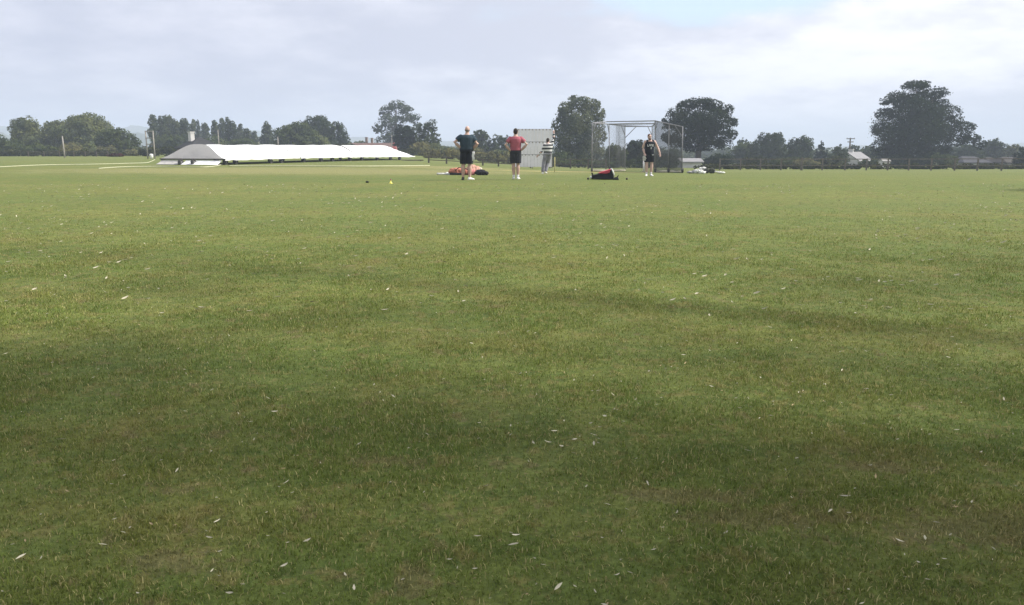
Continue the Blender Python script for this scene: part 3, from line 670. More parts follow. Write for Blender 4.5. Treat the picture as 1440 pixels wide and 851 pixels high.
# ------------------------------------------------------------------ sightscreen
d = 71; b = foot(748, d); top = at(748, 181.5, d).z - b.z; x0, x1 = (722.5 - 748) * mpp(d), (775 - 748) * mpp(d)
t = thing('sightscreen', b, 'large pale grey sightscreen behind the man in the red shirt', 'sightscreen')
SCR = mat('screen_board', (.76, .73, .75), .75, .06, 2)
zs = [.12, .12 + (top-.12)*.335, .12 + (top-.12)*.665, top]
for k in range(3):
    mb = MB(); n = 11; w = (x1 - x0) / n
    for i in range(n): mb.box((x0 + (i + .5) * w, 0, (zs[k] + zs[k+1]) / 2), (w - .012, .03, zs[k+1] - zs[k] - .03), bev=.004)
    pn = mb.build('panel', SCR, t)
    cl = MB()
    for i in range(n): cl.box((x0 + (i + .5) * w, -.03, zs[k+1] - .05), (.09, .02, .11))
    cl.build('clip', GWOOD, pn)
for x in (x0 + .1, (x0+x1)/2, x1 - .1): MB().box((x, .06, top/2), (.08, .08, top)).build('post', STEEL, t)
for z in (zs[0] + .06, zs[1], zs[2], zs[3] - .03): MB().box(((x0+x1)/2, .035, z), (x1 - x0, .03, .07)).build('rail', STEEL, t)
MB().box((x1 + .025, -.01, top/2 + .06), (.04, .07, top - .1)).build('edge_strip', WHITE, t)
for x in (x0 + .1, x1 - .1):
    MB().tube([(x, .1, top*.7), (x, 1.3, .1)], .04, 6).build('strut', STEEL, t)
    MB().tube([(x - .05, .8, .12), (x + .05, .8, .12)], .12, 12).build('wheel', RUBBER, t)

# ------------------------------------------------------------------ practice net
NET = mat('netting', (.085, .088, .09), .9, .15, 1)
base = foot(890, 50); t = thing('practice_net', base, 'mobile cricket practice net on a grey tube frame with wheels', 'practice net')
def nv(px, py, d): return at(px, py, d) - base
def gv(px, d): return foot(px, d) - base + Vector((0, 0, .12))
def bar(name, a, c, r=.032, m=STEEL): return MB().tube([a, c], r, 8).build(name, m, t, True)
A0, A1 = gv(832, 51.5), nv(833, 173, 51.5); F0, F1 = gv(857, 55.5), nv(856.5, 174.5, 55.5); B0, B1 = gv(921, 50.5), nv(921.5, 170, 50.5)
C0, C1 = gv(959, 48), nv(960, 178.5, 48); M0, M1 = gv(939.5, 49.2), nv(941, 174.5, 49.2); D0, D1 = gv(879, 60), nv(879, 178, 60); E0, E1 = gv(917, 59), nv(917, 178, 59)
for a, c in ((A0, A1), (F0, F1), (B0, B1), (C0, C1), (M0, M1), (D0, D1), (E0, E1)): bar('post', a, c, .03)
Ft = nv(853, 171.3, 55.5)
for a, c in ((A1, F1), (A1, Ft), (Ft, B1), (F1, B1 + Vector((0, 0, -.17))), (D1, E1), (B1, C1), (F1, D1), (E1, B1 + Vector((0, 0, -.17)))): bar('top_bar', a, c, .033)
def lerp(a, c, s): return a.lerp(c, s)
for a, c in ((A1 + Vector((.22, 0, 0)), lerp(A1, A0, .22)), (lerp(A1, F1, .9), lerp(F1, F0, .2)), (lerp(D1, E1, .42), lerp(D1, D0, .26)), (lerp(D1, E1, .84), lerp(E1, E0, .2)), (lerp(B1, C1, .1), lerp(B1, B0, .18)), (lerp(B1, C1, .72), lerp(C1, C0, .22)), (lerp(D1, F1, .25), lerp(D1, D0, .2))): bar('brace', a, c, .026)
PALEW = mat('pale_timber', (.50, .46, .36), .8, .2, 5)
def beam(a, c, m=PALEW): 
    a = a + Vector((0, -.04, -.04)); c = c + Vector((0, -.04, -.04)); MB().tube([a, c], .06, 4).build('base_bar', m, t)
beam(A0 + Vector((0, 0, 0)), F0); beam(B0, C0); beam(F0 , D0); beam(A0 + Vector((.1, -.05, 0)), lerp(A0, B0, .22) + Vector((.1, -.05, 0)))
for p in (A0, M0, C0, B0, F0):
    q = p + Vector((0, -.09, 0)); MB().tube([q + Vector((-.05, 0, .02)), q + Vector((.05, 0, .02))], .13, 12).build('wheel', RUBBER, t)
MB().tube([gv(905.5, 53) + Vector((0, 0, -.1)), nv(905, 226, 53)], .05, 6).build('leg', WHITE, t, True)
MB().box(gv(906.5, 53) + Vector((0, 0, -.08)), (.4, .1, .07)).build('foot_board', PALEW, t)
def netting(p00, p10, p11, p01, cell=.055, w=.007, sag=.0):
    L = max((p10-p00).length, (p11-p01).length); H = max((p01-p00).length, (p11-p10).length); nu, nv_ = max(2, int(L/cell)), max(2, int(H/cell)); V = []
    nn = (p10-p00).cross(p01-p00).normalized()
    def S(u, v): 
        q = p00.lerp(p10, u).lerp(p01.lerp(p11, u), v); return q + nn * (sag * math.sin(u*math.pi*3) * (1 - v*.6)) + Vector((0, 0, -sag*.4*math.sin(u*math.pi)*v))
    for i in range(nu+1):
        u = i/nu
        for k in range(6):
            a, c = S(u, k/6), S(u, (k+1)/6); s = (p10-p00).normalized()*w/2; V += [a-s, a+s, c+s, c-s]
    for j in range(nv_+1):
        v = j/nv_
        for k in range(10):
            a, c = S(k/10, v), S((k+1)/10, v); s = Vector((0, 0, w/2)); V += [a-s, c-s, c+s, a+s]
    me = tri_mesh('net', np.array([tuple(q) for q in V]), len(V)//4); return link('net', me, NET, t)
lo = Vector((0, 0, -.1))
netting(A0+lo, F0+lo, F1, A1, w=.006); netting(B0+lo, C0+lo, C1, B1, w=.024, sag=.05); netting(F0+lo, D0+lo, D1, F1, w=.007, sag=.06); netting(D0+lo, E0+lo, lerp(E0, E1, .45), lerp(D0, D1, .45), w=.006)
netting(E0+lo, B0+lo, B1, E1, w=.018, sag=.05); netting(F1, D1, E1, B1, cell=.09, w=.007)
netting(nv(866, 236, 56.5), nv(879, 236, 58.5), nv(879.5, 178, 58.5), nv(866, 175, 56.5), cell=.05, w=.012, sag=.08)

# ------------------------------------------------------------------ people
def fabric(name, c, sc=9):
    return mat(name, c, .9, .3, 4, bump=.5, bscale=sc)
SKIN = mat('skin', (.46, .30, .235), .55, .15, 7); PALESKIN = mat('pale_skin', (.53, .36, .30), .55, .15, 7)
dgraph = None
def fused(mb, name, m, parent, vox=.008, smooth_iter=3):
    me = bpy.data.meshes.new(name); me.from_pydata(mb.v, [], mb.f); me.update()
    o = bpy.data.objects.new(name, me); col.objects.link(o)
    r = o.modifiers.new('r', 'REMESH'); r.mode = 'VOXEL'; r.voxel_size = vox; r.use_smooth_shade = True
    s = o.modifiers.new('s', 'SMOOTH'); s.iterations = smooth_iter; s.factor = .5
    bpy.context.view_layer.update()
    dg = bpy.context.evaluated_depsgraph_get()
    m2 = bpy.data.meshes.new_from_object(o.evaluated_get(dg)); bpy.data.objects.remove(o); bpy.data.meshes.remove(me)
    m2.name = name
    return link(name, m2, m, parent, True)
def ring(c, ax, ay, rx, ry, n=18): return [c + ax * (math.cos(k*6.28319/n) * rx) + ay * (math.sin(k*6.28319/n) * ry) for k in range(n)]
def person(px, d, label, J, mats, fy, head_turn=0.0, extra=None, hgt=1.0):
    """J: joints in metres, x to the right of the picture, y away, z up; fy +1 faces away from the camera, -1 towards it."""
    b = foot(px, d); root = thing('person', b, label, 'person'); root.scale = (hgt,)*3
    V = {k: Vector(v) for k, v in J.items()}
    pel, nb = V['pelvis'], V['neck']; ax = (V['sr'] - V['sl']).normalized(); up = (nb - pel).normalized(); ay = up.cross(ax).normalized()
    hx = (V['hr'] - V['hl']).normalized(); hy = up.cross(hx).normalized()
    T = [(-.13, .135, .10), (-.05, .165, .115), (.06, .168, .118), (.22, .150, .108), (.42, .158, .115), (.62, .180, .125), (.78, .192, .118), (.89, .150, .092), (.96, .095, .07), (1.0, .065, .06)]
    belly = mats.get('belly', 1.0); bu = mats.get('build', 1.15); bl = 1 + (bu - 1)*.45; nb_h = Vector((0, 0, -.022)); V['head'] = V['head'] + nb_h
    T = [(a_, b_*(1 + (bu-1)*.7), c_*(1 + (bu-1)*.6)) if a_ < .95 else (a_, b_*1.1, c_*1.1) for a_, b_, c_ in T]
    def torso(mb, inf, t0, t1):
        rs = []
        for (tt, rx, ry) in T:
            if tt < t0 or tt > t1: continue
            c = pel.lerp(nb, tt); a_ = hx.lerp(ax, max(0, min(1, tt))); y_ = hy.lerp(ay, max(0, min(1, tt)))
            k = belly if tt < .6 else 1.0
            rs.append(ring(c, a_, y_, rx*(1 + (k-1)*.6) + inf, ry*k + inf))
        mb.loft(rs)
    body = MB(); torso(body, 0, -1, 1.01)
    hc = V['head']; hd = Vector((math.sin(head_turn), math.cos(head_turn), 0)) * fy; hs = Vector((hd.y, -hd.x, 0))
    M = Matrix((hs, hd, Vector((0, 0, 1)))).transposed()
    body.tube([nb - up*.04, hc - Vector((0, 0, .07))], [.074, .062], 12)
    body.ell(hc + Vector((0, 0, .015)) - hd*.008, (.08, .1, .108), m=M); body.ell(hc + hd*.022 - Vector((0, 0, .062)), (.056, .066, .062), m=M)
    body.ell(hc + hd*.098 - Vector((0, 0, .012)), (.014, .02, .024), 8, 6, M); body.ell(hc + hd*.086 - Vector((0, 0, .055)), (.026, .012, .008), 8, 6, M)
    body.ell(hc + hd*.085 + Vector((0, 0, .03)), (.05, .014, .01), 8, 6, M)
    for s in (-1, 1): body.ell(hc + hs*s*.078 - hd*.005 - Vector((0, 0, .01)), (.012, .02, .032), 8, 6, M)
    for s in 'lr':
        sh, el, wr = V['s'+s], V['e'+s], V['w'+s]; fd = (wr - el).normalized()
        body.ell(sh, (.062, .06, .062)); body.tube([sh, sh.lerp(el, .45), el, el.lerp(wr, .3), wr], [.056*bu, .052*bu, .042*bu, .046*bu, .032*bu], 12)
        # hand: palm, four fingers, thumb
        hdv = V.get('d'+s, fd); hdv = Vector(hdv).normalized(); side = Vector(V.get('p'+s, ax)).normalized(); side = (side - hdv*side.dot(hdv)).normalized(); pn = hdv.cross(side)
        pc = wr + hdv*.055; MM = Matrix((side, pn, hdv)).transposed()
        body.ell(pc, (.042, .019, .058), 12, 8, MM); curl = V['c'+s].x if 'c'+s in V else .5
        for k, ln in enumerate((.068, .078, .072, .056)):
            r0 = wr + hdv*.09 + side*(-.030 + .020*k); a1 = hdv*math.cos(curl*.5) + pn*math.sin(curl*.5); a2 = hdv*math.cos(curl*1.3) + pn*math.sin(curl*1.3); a3 = hdv*math.cos(curl*1.9) + pn*math.sin(curl*1.9)
            p1 = r0 + a1*ln*.45; p2 = p1 + a2*ln*.32; p3 = p2 + a3*ln*.23; body.tube([r0 - hdv*.025, r0, p1, p2, p3], [.010, .0098, .0092, .0085, .0075], 7)
        r0 = wr + hdv*.03 - side*.032; p1 = r0 + (hdv*.6 - side*.75)*.036; p2 = p1 + (hdv*.85 - side*.25 + pn*.3)*.034; body.tube([r0 + side*.015, r0, p1, p2], [.013, .013, .0115, .009], 7)
        hp, kn, an = V['h'+s], V['k'+s], V['a'+s]; fo = Vector(V['f'+s]).normalized()
        body.tube([hp + Vector((0, 0, .03)), hp.lerp(kn, .25), hp.lerp(kn, .7), kn, kn.lerp(an, .28), kn.lerp(an, .7), an], [.09, .09, .066*bl, .055*bl, .066*bl, .046*bl, .036*bl], 14)
        body.ell(an + fo*.05 - Vector((0, 0, .045)), (.04, .04, .035)); body.tube([an - fo*.03 - Vector((0, 0, .035)), an + fo*.07 - Vector((0, 0, .05)), an + fo*.16 - Vector((0, 0, .062))], [.036, .036, .022], 10)
    fused(body, 'body', mats['skin'], root, .0075)
    # hair
    if mats.get('hair'):
        hm = MB(); 
        if mats.get('bald'): 
            hm.ell(hc - hd*.03 - Vector((0, 0, .012)), (.079, .078, .055), 16, 10, M)
        else:
            hm.ell(hc + Vector((0, 0, .032)) - hd*.017, (.082, .098, .098), 18, 12, M); hm.ell(hc - hd*.045 - Vector((0, 0, .03)), (.066, .055, .06), 14, 9, M)
        fused(hm, 'hair', mats['hair'], root, .009)
    if mats.get('beard'): 
        bm_ = MB(); bm_.ell(hc + hd*.03 - Vector((0, 0, .082)), (.06, .066, .05), 14, 9, M); fused(bm_, 'beard', mats['beard'], root, .009)
    for s in (-1, 1): MB().ell(hc + hs*s*.032 + hd*.083 + Vector((0, 0, .01)), (.013, .008, .008), 8, 6, M).build('eye', mats['eye'], root, True)
    # shirt
    g = MB(); torso(g, .022, -.04, .975 if mats['sleeve'] else .93)
    for s in 'lr':
        sh, el, wr = V['s'+s], V['e'+s], V['w'+s]
        if mats['sleeve'] == 'short': g.ell(sh, (.07*bu, .07*bu, .066*bu)); e2 = sh.lerp(el, .6); g.tube([sh, sh.lerp(el, .3), e2], [.07*bu, .071*bu, .068*bu], 14)
        elif mats['sleeve'] == 'long': g.ell(sh, (.078, .074, .075)); g.tube([sh, sh.lerp(el, .5), el, el.lerp(wr, .5), el.lerp(wr, .93)], [.076, .07, .06, .056, .045], 14)
        else: g.ell(sh.lerp(nb, .42), (.062, .078, .06))
    fused(g, 'shirt' if mats['sleeve'] else 'vest', mats['shirt'], root, .009)
    # shorts or trousers
    g = MB(); rs = []
    torso(g, .016, -.2, .25)
    for s in 'lr':
        hp, kn, an = V['h'+s], V['k'+s], V['a'+s]
        if mats['legs'] == 'short': g.tube([hp + Vector((0, 0, .04)), hp.lerp(kn, .3), hp.lerp(kn, mats.get('hem', .86))], [.11, .118, .116], 16)
        else: g.tube([hp + Vector((0, 0, .04)), hp.lerp(kn, .35), kn, kn.lerp(an, .5), kn.lerp(an, .97)], [.118, .116, .094, .086, .08], 16)
    fused(g, 'shorts' if mats['legs'] == 'short' else 'trousers', mats['leg_mat'], root, .009)
    for s in 'lr':
        an = V['a'+s]; fo = Vector(V['f'+s]).normalized(); q = an - Vector((0, 0, .045)); sd = Vector((0, 0, 1)).cross(fo).normalized(); upv = fo.cross(sd)
        if upv.z < 0: upv = -upv
        g = MB(); g.loft([ring(q + fo*u - upv*dz, sd, upv, w, hh, 14) for (u, w, hh, dz) in ((-.075, .018, .025, .012), (-.06, .036, .046, .004), (0, .044, .056, -.002), (.07, .046, .042, .01), (.13, .050, .033, .018), (.175, .042, .026, .024), (.2, .02, .014, .03))])
        g.tube([q, an + (V['k'+s] - an).normalized()*.012], [.042, .045], 12)
        fused(g, 'shoe', mats['shoe_' + s], root, .009, 2)
        if mats.get('sock'):
            MB().tube([an - Vector((0, 0, .01)), an.lerp(V['k'+s], .17)], [.043, .046], 14).build('sock', mats['sock'], root, True)
    return root
EYE_M = mat('eye', (.05, .04, .035), .3, .1, 5)
WSHOE = mat('white_shoe', (.72, .71, .69), .6, .1, 8); DSHOE = mat('dark_shoe', (.035, .035, .04), .6, .2, 8); WSOCK = mat('white_sock', (.62, .62, .62), .9, .1, 8)
NAVY = fabric('navy_cloth', (.030, .048, .062)); BLACK = fabric('black_cloth', (.018, .020, .026)); REDC = fabric('red_cloth', (.33, .095, .12)); CHAR = fabric('charcoal_cloth', (.035, .036, .042)); GREYC = fabric('grey_cloth', (.22, .22, .245))
HAIRD = mat('dark_hair', (.035, .027, .022), .7, .3, 30); HAIRG = mat('grey_hair', (.20, .17, .155), .7, .3, 30); HAIRB = mat('brown_hair', (.10, .045, .03), .7, .3, 30)
def J0(**kw):
    j = dict(pelvis=(0, 0, .98), neck=(0, -.01, 1.52), head=(0, .02, 1.675), sl=(-.185, 0, 1.425), sr=(.185, 0, 1.425), hl=(-.095, 0, .93), hr=(.095, 0, .93),
             el=(-.26, 0, 1.17), er=(.26, 0, 1.17), wl=(-.27, .03, .92), wr=(.27, .03, .92), kl=(-.11, .02, .50), kr=(.11, .02, .50), al=(-.115, -.01, .09), ar=(.115, -.01, .09), fl=(-.2, 1, 0), fr=(.2, 1, 0), cl=(.5, 0, 0), cr=(.5, 0, 0))
    j.update(kw); return j
man1 = person(656.5, 28, 'balding man in a dark navy shirt and black shorts, hands on hips, seen from behind',
    J0(neck=(.02, -.01, 1.52), head=(.035, .02, 1.68), el=(-.40, -.06, 1.25), wl=(-.185, -.02, 1.06), dl=(.7, .2, -.6), er=(.37, -.02, 1.19), wr=(.20, .05, 1.03), dr=(-.8, -.2, -.3), kl=(-.12, .02, .5), al=(-.125, 0, .09), kr=(.10, .03, .5), ar=(.10, -.02, .09), fr=(.8, .7, 0)),
    dict(skin=SKIN, hair=HAIRG, bald=True, eye=EYE_M, shirt=NAVY, sleeve='short', legs='short', leg_mat=BLACK, shoe_l=DSHOE, shoe_r=WSHOE, belly=1.12, build=1.32, hem=.9), 1, .1, hgt=1.02)
man2 = person(725, 28.5, 'man in a red shirt and charcoal shorts, hands on hips, facing the sightscreen',
    J0(neck=(0, -.01, 1.52), head=(.0, .02, 1.675), el=(-.36, -.10, 1.20), wl=(-.19, -.06, 1.01), dl=(.8, .2, -.5), er=(.40, -.04, 1.22), wr=(.20, -.02, 1.02), dr=(-.7, .2, -.6), kl=(-.075, .02, .5), al=(-.06, 0, .09), kr=(.085, .02, .5), ar=(.085, -.02, .09), fl=(-.15, 1, 0), fr=(.3, 1, 0)),
    dict(skin=SKIN, hair=HAIRD, eye=EYE_M, shirt=REDC, sleeve='short', legs='short', leg_mat=CHAR, shoe_l=WSHOE, shoe_r=WSHOE, sock=WSOCK, hem=.84), 1, -.1, hgt=.985)
def stripe_mat():
    m, nt, bb = newmat('striped_cloth'); tc = N(nt, 'ShaderNodeTexCoord').outputs['Object']; sx = N(nt, 'ShaderNodeSeparateXYZ'); nt.links.new(tc, sx.inputs[0])
    w = mth(nt, 'SINE', mth(nt, 'MULTIPLY', sx.outputs['Z'], 6.2832 / .17)); f = ramp(nt, w, -.1, .1)
    nt.links.new(mixc(nt, f, (.62, .62, .61), (.025, .027, .03)), bb.inputs['Base Color']); bb.inputs['Roughness'].default_value = .9; return m
man3 = person(766.5, 40.3, 'man in a black and white striped top and grey trousers, throwing with one arm raised',
    J0(pelvis=(.12, 0, .97), hl=(.03, 0, .92), hr=(.20, .02, .93), neck=(.15, .03, 1.49), head=(.13, .07, 1.64), sl=(-.03, -.05, 1.41), sr=(.33, .06, 1.47), er=(.42, .15, 1.72), wr=(.42, .20, 1.98), dr=(.05, .1, 1), el=(-.16, -.06, 1.12), wl=(-.33, .02, .92), dl=(-.6, .1, -.6), kl=(-.07, .02, .50), al=(-.12, -.03, .09), kr=(.13, .16, .53), ar=(.03, .02, .12), fl=(.35, 1, 0), fr=(.3, 1, -.1)),
    dict(skin=PALESKIN, hair=HAIRD, eye=EYE_M, shirt=stripe_mat(), sleeve='long', legs='long', leg_mat=GREYC, shoe_l=WSHOE, shoe_r=WSHOE, build=1.3), 1, .3)
man4 = person(912, 35, 'bearded man in a black numbered vest and black shorts, facing the camera',
    J0(neck=(.03, .01, 1.52), head=(-.01, -.02, 1.675), sl=(-.18, .02, 1.45), sr=(.205, 0, 1.455), el=(-.27, .06, 1.20), wl=(-.22, -.06, .97), dl=(.3, -.5, -.7), er=(.36, .03, 1.20), wr=(.44, -.05, .97), dr=(.15, -.2, -1), kl=(-.10, -.03, .50), kr=(.12, -.02, .50), al=(-.09, -.02, .09), ar=(.10, .0, .09), fl=(-.35, -1, 0), fr=(.25, -1, 0)),
    dict(skin=PALESKIN, hair=HAIRB, beard=HAIRB, eye=EYE_M, shirt=BLACK, sleeve=None, legs='short', leg_mat=BLACK, shoe_l=WSHOE, shoe_r=WSHOE, sock=WSOCK, hem=.78), -1, -.35)
def lettering(txt, size, loc, parent, m, name='lettering'):
    cu = bpy.data.curves.new(name, 'FONT'); cu.body = txt; cu.size = size; cu.align_x = 'CENTER'; cu.align_y = 'CENTER'; cu.extrude = .004; cu.offset = .004
    o = bpy.data.objects.new(name, cu); col.objects.link(o); bpy.context.view_layer.update()
    me = bpy.data.meshes.new_from_object(o.evaluated_get(bpy.context.evaluated_depsgraph_get())); bpy.data.objects.remove(o)
    o = link(name, me, m, parent); o.location = loc; o.rotation_euler = (R(90), 0, 0); return o
LET = mat('white_print', (.62, .62, .62), .8, .05, 5)
for k, ch in enumerate('LAWS'): 
    x = -.105 + .07*k
    lettering(ch, .125, (.02 + x, -.176 + abs(x)*.30, 1.305 - (x*x)*1.5), man4, LET)
lettering('3', .13, (.045, -.178, 1.185), man4, LET, 'number')
MB().box((.13, -.150, .90), (.07, .012, .035)).build('shorts_badge', LET, man4)
col_red = MB(); col_red.tube([(.03 + .10*math.cos(a), .0 + .085*math.sin(a), 1.475 + .018*math.sin(a)) for a in (k*6.2832/20 for k in range(21))], .012, 6); col_red.build('collar_trim', REDC, man4, True)
# towel at the navy man's waist, bat-glove in the vest man's hand
tb = foot(666, 27.75); tb.z = at(666, 226, 27.75).z
mb = MB(); rows = [[Vector((x + .01*math.sin(z*30), y + .008*math.sin(x*90 + z*12), z)) for x, y in ((-.035, -.012), (-.015, -.018), (.015, -.012), (.035, -.016), (.035, .012), (.015, .016), (-.015, .01), (-.045, .014))] for z in (0, .08, .16, .24, .30)]
mb.loft(rows); tag(mb.build('towel', WHITE, None, True, tb), 'narrow white towel hanging from the waist of the man in navy', 'towel')
gb = foot(905, 34.9); gb.z = at(905, 221.5, 34.9).z
mb = MB(); mb.ell((0, 0, 0), (.07, .05, .09)); 
for k in range(4): mb.tube([(-.045 + .03*k, -.02, -.05), (-.05 + .034*k, -.04, -.13)], [.02, .016], 8)
mb.tube([(.05, -.02, 0), (.09, -.03, -.05)], [.02, .015], 8)
gl = fused(mb, 'glove', mat('glove_leather', (.46, .45, .40), .8, .25, 14), None, .008); gl.location = gb; tag(gl, 'pale padded glove held by the man in the black vest', 'glove')

# ------------------------------------------------------------------ kit on the grass
def lump(mb_fn, name, m, parent, vox=.02, amp=.03, sc=4.0, loc=None):
    mb = MB(); mb_fn(mb); o = fused(mb, name, m, parent, vox, 4)
    rnd = np.random.default_rng(abs(hash(name)) % 1000 if False else len(name) * 7); n = len(o.data.vertices); co = np.empty(n*3, np.float32); o.data.vertices.foreach_get('co', co); co = co.reshape(-1, 3)
    dsp = np.zeros(n)
    for k in range(10):
        w = rnd.normal(size=3) * sc * (1 + k*.35); dsp += np.abs(np.sin(co @ w + rnd.random()*6)) / (1 + k*.35)
    nm = np.empty(n*3, np.float32); o.data.vertices.foreach_get('normal', nm); nm = nm.reshape(-1, 3)
    co = co + nm * ((dsp - dsp.mean()) * amp)[:, None].astype(np.float32); co[:, 2] = np.maximum(co[:, 2], -.01)
    o.data.vertices.foreach_set('co', co.ravel()); o.data.update()
    if loc is not None: o.location = loc
    return o
ORANGE = fabric('orange_cloth', (.45, .175, .12)); CORAL = fabric('coral_cloth', (.50, .19, .18)); PEACH = fabric('peach_cloth', (.60, .34, .26)); BAGB = fabric('black_bag', (.022, .022, .026)); PADW = fabric('white_pad', (.70, .70, .67)); OLIVE = fabric('olive_bag', (.055, .06, .045)); CREAMC = fabric('cream_cloth', (.62, .58, .44))
d = 35.5
b = foot(657, d); t = thing('kit_bag', b, 'slumped orange and red kit bag behind the legs of the man in navy', 'kit bag')
lump(lambda m: (m.ell((-.45, 0, .14), (.36, .26, .17)), m.ell((-.1, .02, .12), (.4, .28, .15))), 'bag_body', ORANGE, t, amp=.035)
lump(lambda m: (m.ell((.20, .04, .24), (.26, .24, .22)), m.ell((.42, .03, .22), (.24, .2, .16))), 'side_pocket', PEACH, t, amp=.03)
lump(lambda m: (m.ell((.2, -.16, .12), (.2, .13, .15)),), 'lid', CORAL, t, amp=.03)
lump(lambda m: (m.ell((.58, 0, .22), (.10, .12, .12)),), 'end_pocket', CREAMC, t, amp=.015)
lump(lambda m: (m.box((-.4, -.16, .05), (.7, .22, .1), bev=.03),), 'base', BAGB, t, amp=.01)
MB().tube([(-.5, -.25, .2), (-.35, -.33, .33), (-.1, -.33, .33), (.05, -.25, .22)], .018, 6).build('strap', BAGB, t, True)
def blob(name, label, cat, px, d, m, ells, amp=.03, group=None, sc=4, strap=False):
    b = foot(px, d); o = lump(lambda q: [q.ell((x, y, z), (rx, ry, rz)) for (x, y, z, rx, ry, rz) in ells], name, m, None, .02, amp, sc, b)
    tag(o, label, cat, group); return o
blob('holdall', 'dark rounded holdall beside the orange kit bag', 'bag', 677, 35.3, BAGB, [(-.05, 0, .11, .27, .2, .13), (.15, 0, .08, .17, .16, .09)])
def pad(label, px, d, rz, L=.62, W=.2, m=PADW, group=None, tilt=0.0, z=0.0):
    b = foot(px, d) + Vector((0, 0, z)); t = thing('batting_pad', b, label, 'batting pad', group, rz); t.rotation_euler = (0, tilt, rz)
    mb = MB()
    for k in range(5): mb.box((0, (k - 2) * W/5, .05 - abs(k-2)*.008), (L*.62, W/5 - .004, .06), bev=.02)
    body = mb.build('shin_guard', m, t, True)
    k_ = MB(); k_.ell((L*.36, 0, .055), (.09, W*.55, .05)); k_.build('knee_roll', m, t, True); k_ = MB(); k_.ell((L*.48, 0, .045), (.07, W*.5, .03)); k_.build('thigh_flap', m, t, True)
    for x in (-.2, .0, .15): MB().box((x*L*1.4, 0, .083), (.035, W*1.06, .006)).build('strap', GREYC, t)
    return t
pad('white batting pad lying left of the orange kit bag', 621, 36, R(6), .7, .22)
pad('short grey white pad touching the orange kit bag', 631, 35.6, R(-25), .5, .2)
# red and black kit bag
d = 28.3; b = foot(847.5, d); t = thing('kit_bag', b, 'black cricket bag with a red top panel standing right of the willow', 'kit bag')
X0, X1 = -.40, .37
def wedge(z_l, z_r, y, inset=0.0):
    return [Vector((X0 + inset, -y, 0)), Vector((X1 - inset, -y, 0)), Vector((X1 - .03, -y, z_r)), Vector((.12, -y, z_r*.96)), Vector((X0 + .06, -y, z_l))]
def extr(pts, y0, y1, mb, bulge=1.0):
    rings = []
    for y, s in ((y0, .9), (y0 + .03, 1.0), ((y0+y1)/2, bulge), (y1 - .03, 1.0), (y1, .9)):
        c = sum(pts, Vector()) / len(pts); rings.append([Vector((c.x + (p.x - c.x)*s, y, max(0, c.z + (p.z - c.z)*s))) for p in pts])
    mb.loft(rings)
mb = MB(); extr([Vector((X0, 0, .02)), Vector((X1, 0, 0)), Vector((X1 + .01, 0, .2)), Vector((X1 - .07, 0, .345)), Vector((.1, 0, .29)), Vector((-.2, 0, .19)), Vector((X0 + .02, 0, .15))], -.17, .17, mb, 1.03); fused(mb, 'bag_body', BAGB, t, .012, 3)
REDP = fabric('red_panel', (.45, .065, .09)); 
mb = MB(); extr([Vector((-.16, 0, .21)), Vector((.1, 0, .20)), Vector((X1 - .14, 0, .24)), Vector((X1 - .10, 0, .36)), Vector((.12, 0, .315)), Vector((-.14, 0, .235))], -.178, .178, mb); fused(mb, 'top_panel', REDP, t, .011, 2)
mb = MB(); mb.tube([(X1 - .07, -.18, .355), (X1 - .035, -.185, .27), (X1 + .012, -.185, .13)], [.022, .026, .022], 8); mb.tube([(X1 - .07, .18, .355), (X1 - .07, -.18, .355)], .022, 8); mb.build('end_trim', WHITE, t, True)
MB().tube([(-.36, -.1, .15), (-.40, -.08, .22), (-.38, .0, .24), (-.33, .06, .17)], .014, 6).build('handle', BAGB, t, True)
mb = MB(); mb.ell((X0 - .01, -.05, .08), (.045, .07, .05)); mb.build('end_cap', WHITE, t, True)
for y in (-.13, .13): MB().tube([(X1 - .06, y - .02, .05), (X1 - .06, y + .02, .05)], .05, 12).build('wheel', RUBBER, t)
b = foot(866, 28); mb = MB(); mb.loft([[Vector((x, y, z)) for x, y in ((-.10*s, -.06*s), (.10*s, -.06*s), (.11*s, .05*s), (-.08*s, .06*s))] for s, z in ((1, 0), (.95, .04), (.5, .09))]); mb.tube([(.04, 0, .07), (.09, 0, .17)], [.03, .012], 6)
o = fused(mb, 'helmet', BAGB, None, .01); o.location = b; tag(o, 'small dark peaked helmet on the grass right of the red and black bag', 'helmet')
BALLM = mat('dark_ball', (.045, .03, .028), .5, .3, 20); 
def ball(label, px, py, m=BALLM, r=.05, group=None):
    b = ground_at(px, py); mb = MB(); mb.ell((0, 0, r*.9), (r, r, r), 14, 10)
    mb.tube([(r*1.02*math.cos(a), 0, r*.9 + r*1.02*math.sin(a)) for a in (k*6.2832/16 for k in range(17))], r*.06, 5)
    tag(mb.build('ball', m, None, True, b), label, 'ball', group)
ball('dark ball on the grass left of the red and black bag', 827, 252.6, r=.036); ball('small dark ball on the grass right of the dark helmet', 881.5, 253, r=.036)
b = ground_at(516.5, 257.4); o = blob('mitt', 'dark little mitt lying on the grass left of the yellow cone', 'mitt', 516.5, b.y, BAGB, [(0, 0, .03, .06, .04, .035), (.05, .01, .02, .03, .03, .02)], .01)
b = ground_at(549.5, 258.4); t = thing('marker_cone', b, 'small yellow marker cone with a dull red top on the grass', 'cone'); t.scale = (.68,)*3
YEL = mat('yellow_plastic', (.72, .66, .10), .5, .08, 5)
MB().loft([[Vector((math.cos(a)*r, math.sin(a)*r, z)) for a in (k*6.2832/18 for k in range(18))] for r, z in ((.085, 0), (.085, .012), (.065, .03), (.032, .08), (.022, .135), (.016, .14))]).build('cone_body', YEL, t, True)
MB().ell((0, 0, .172), (.036, .036, .036)).build('top_ball', REDC, t, True)
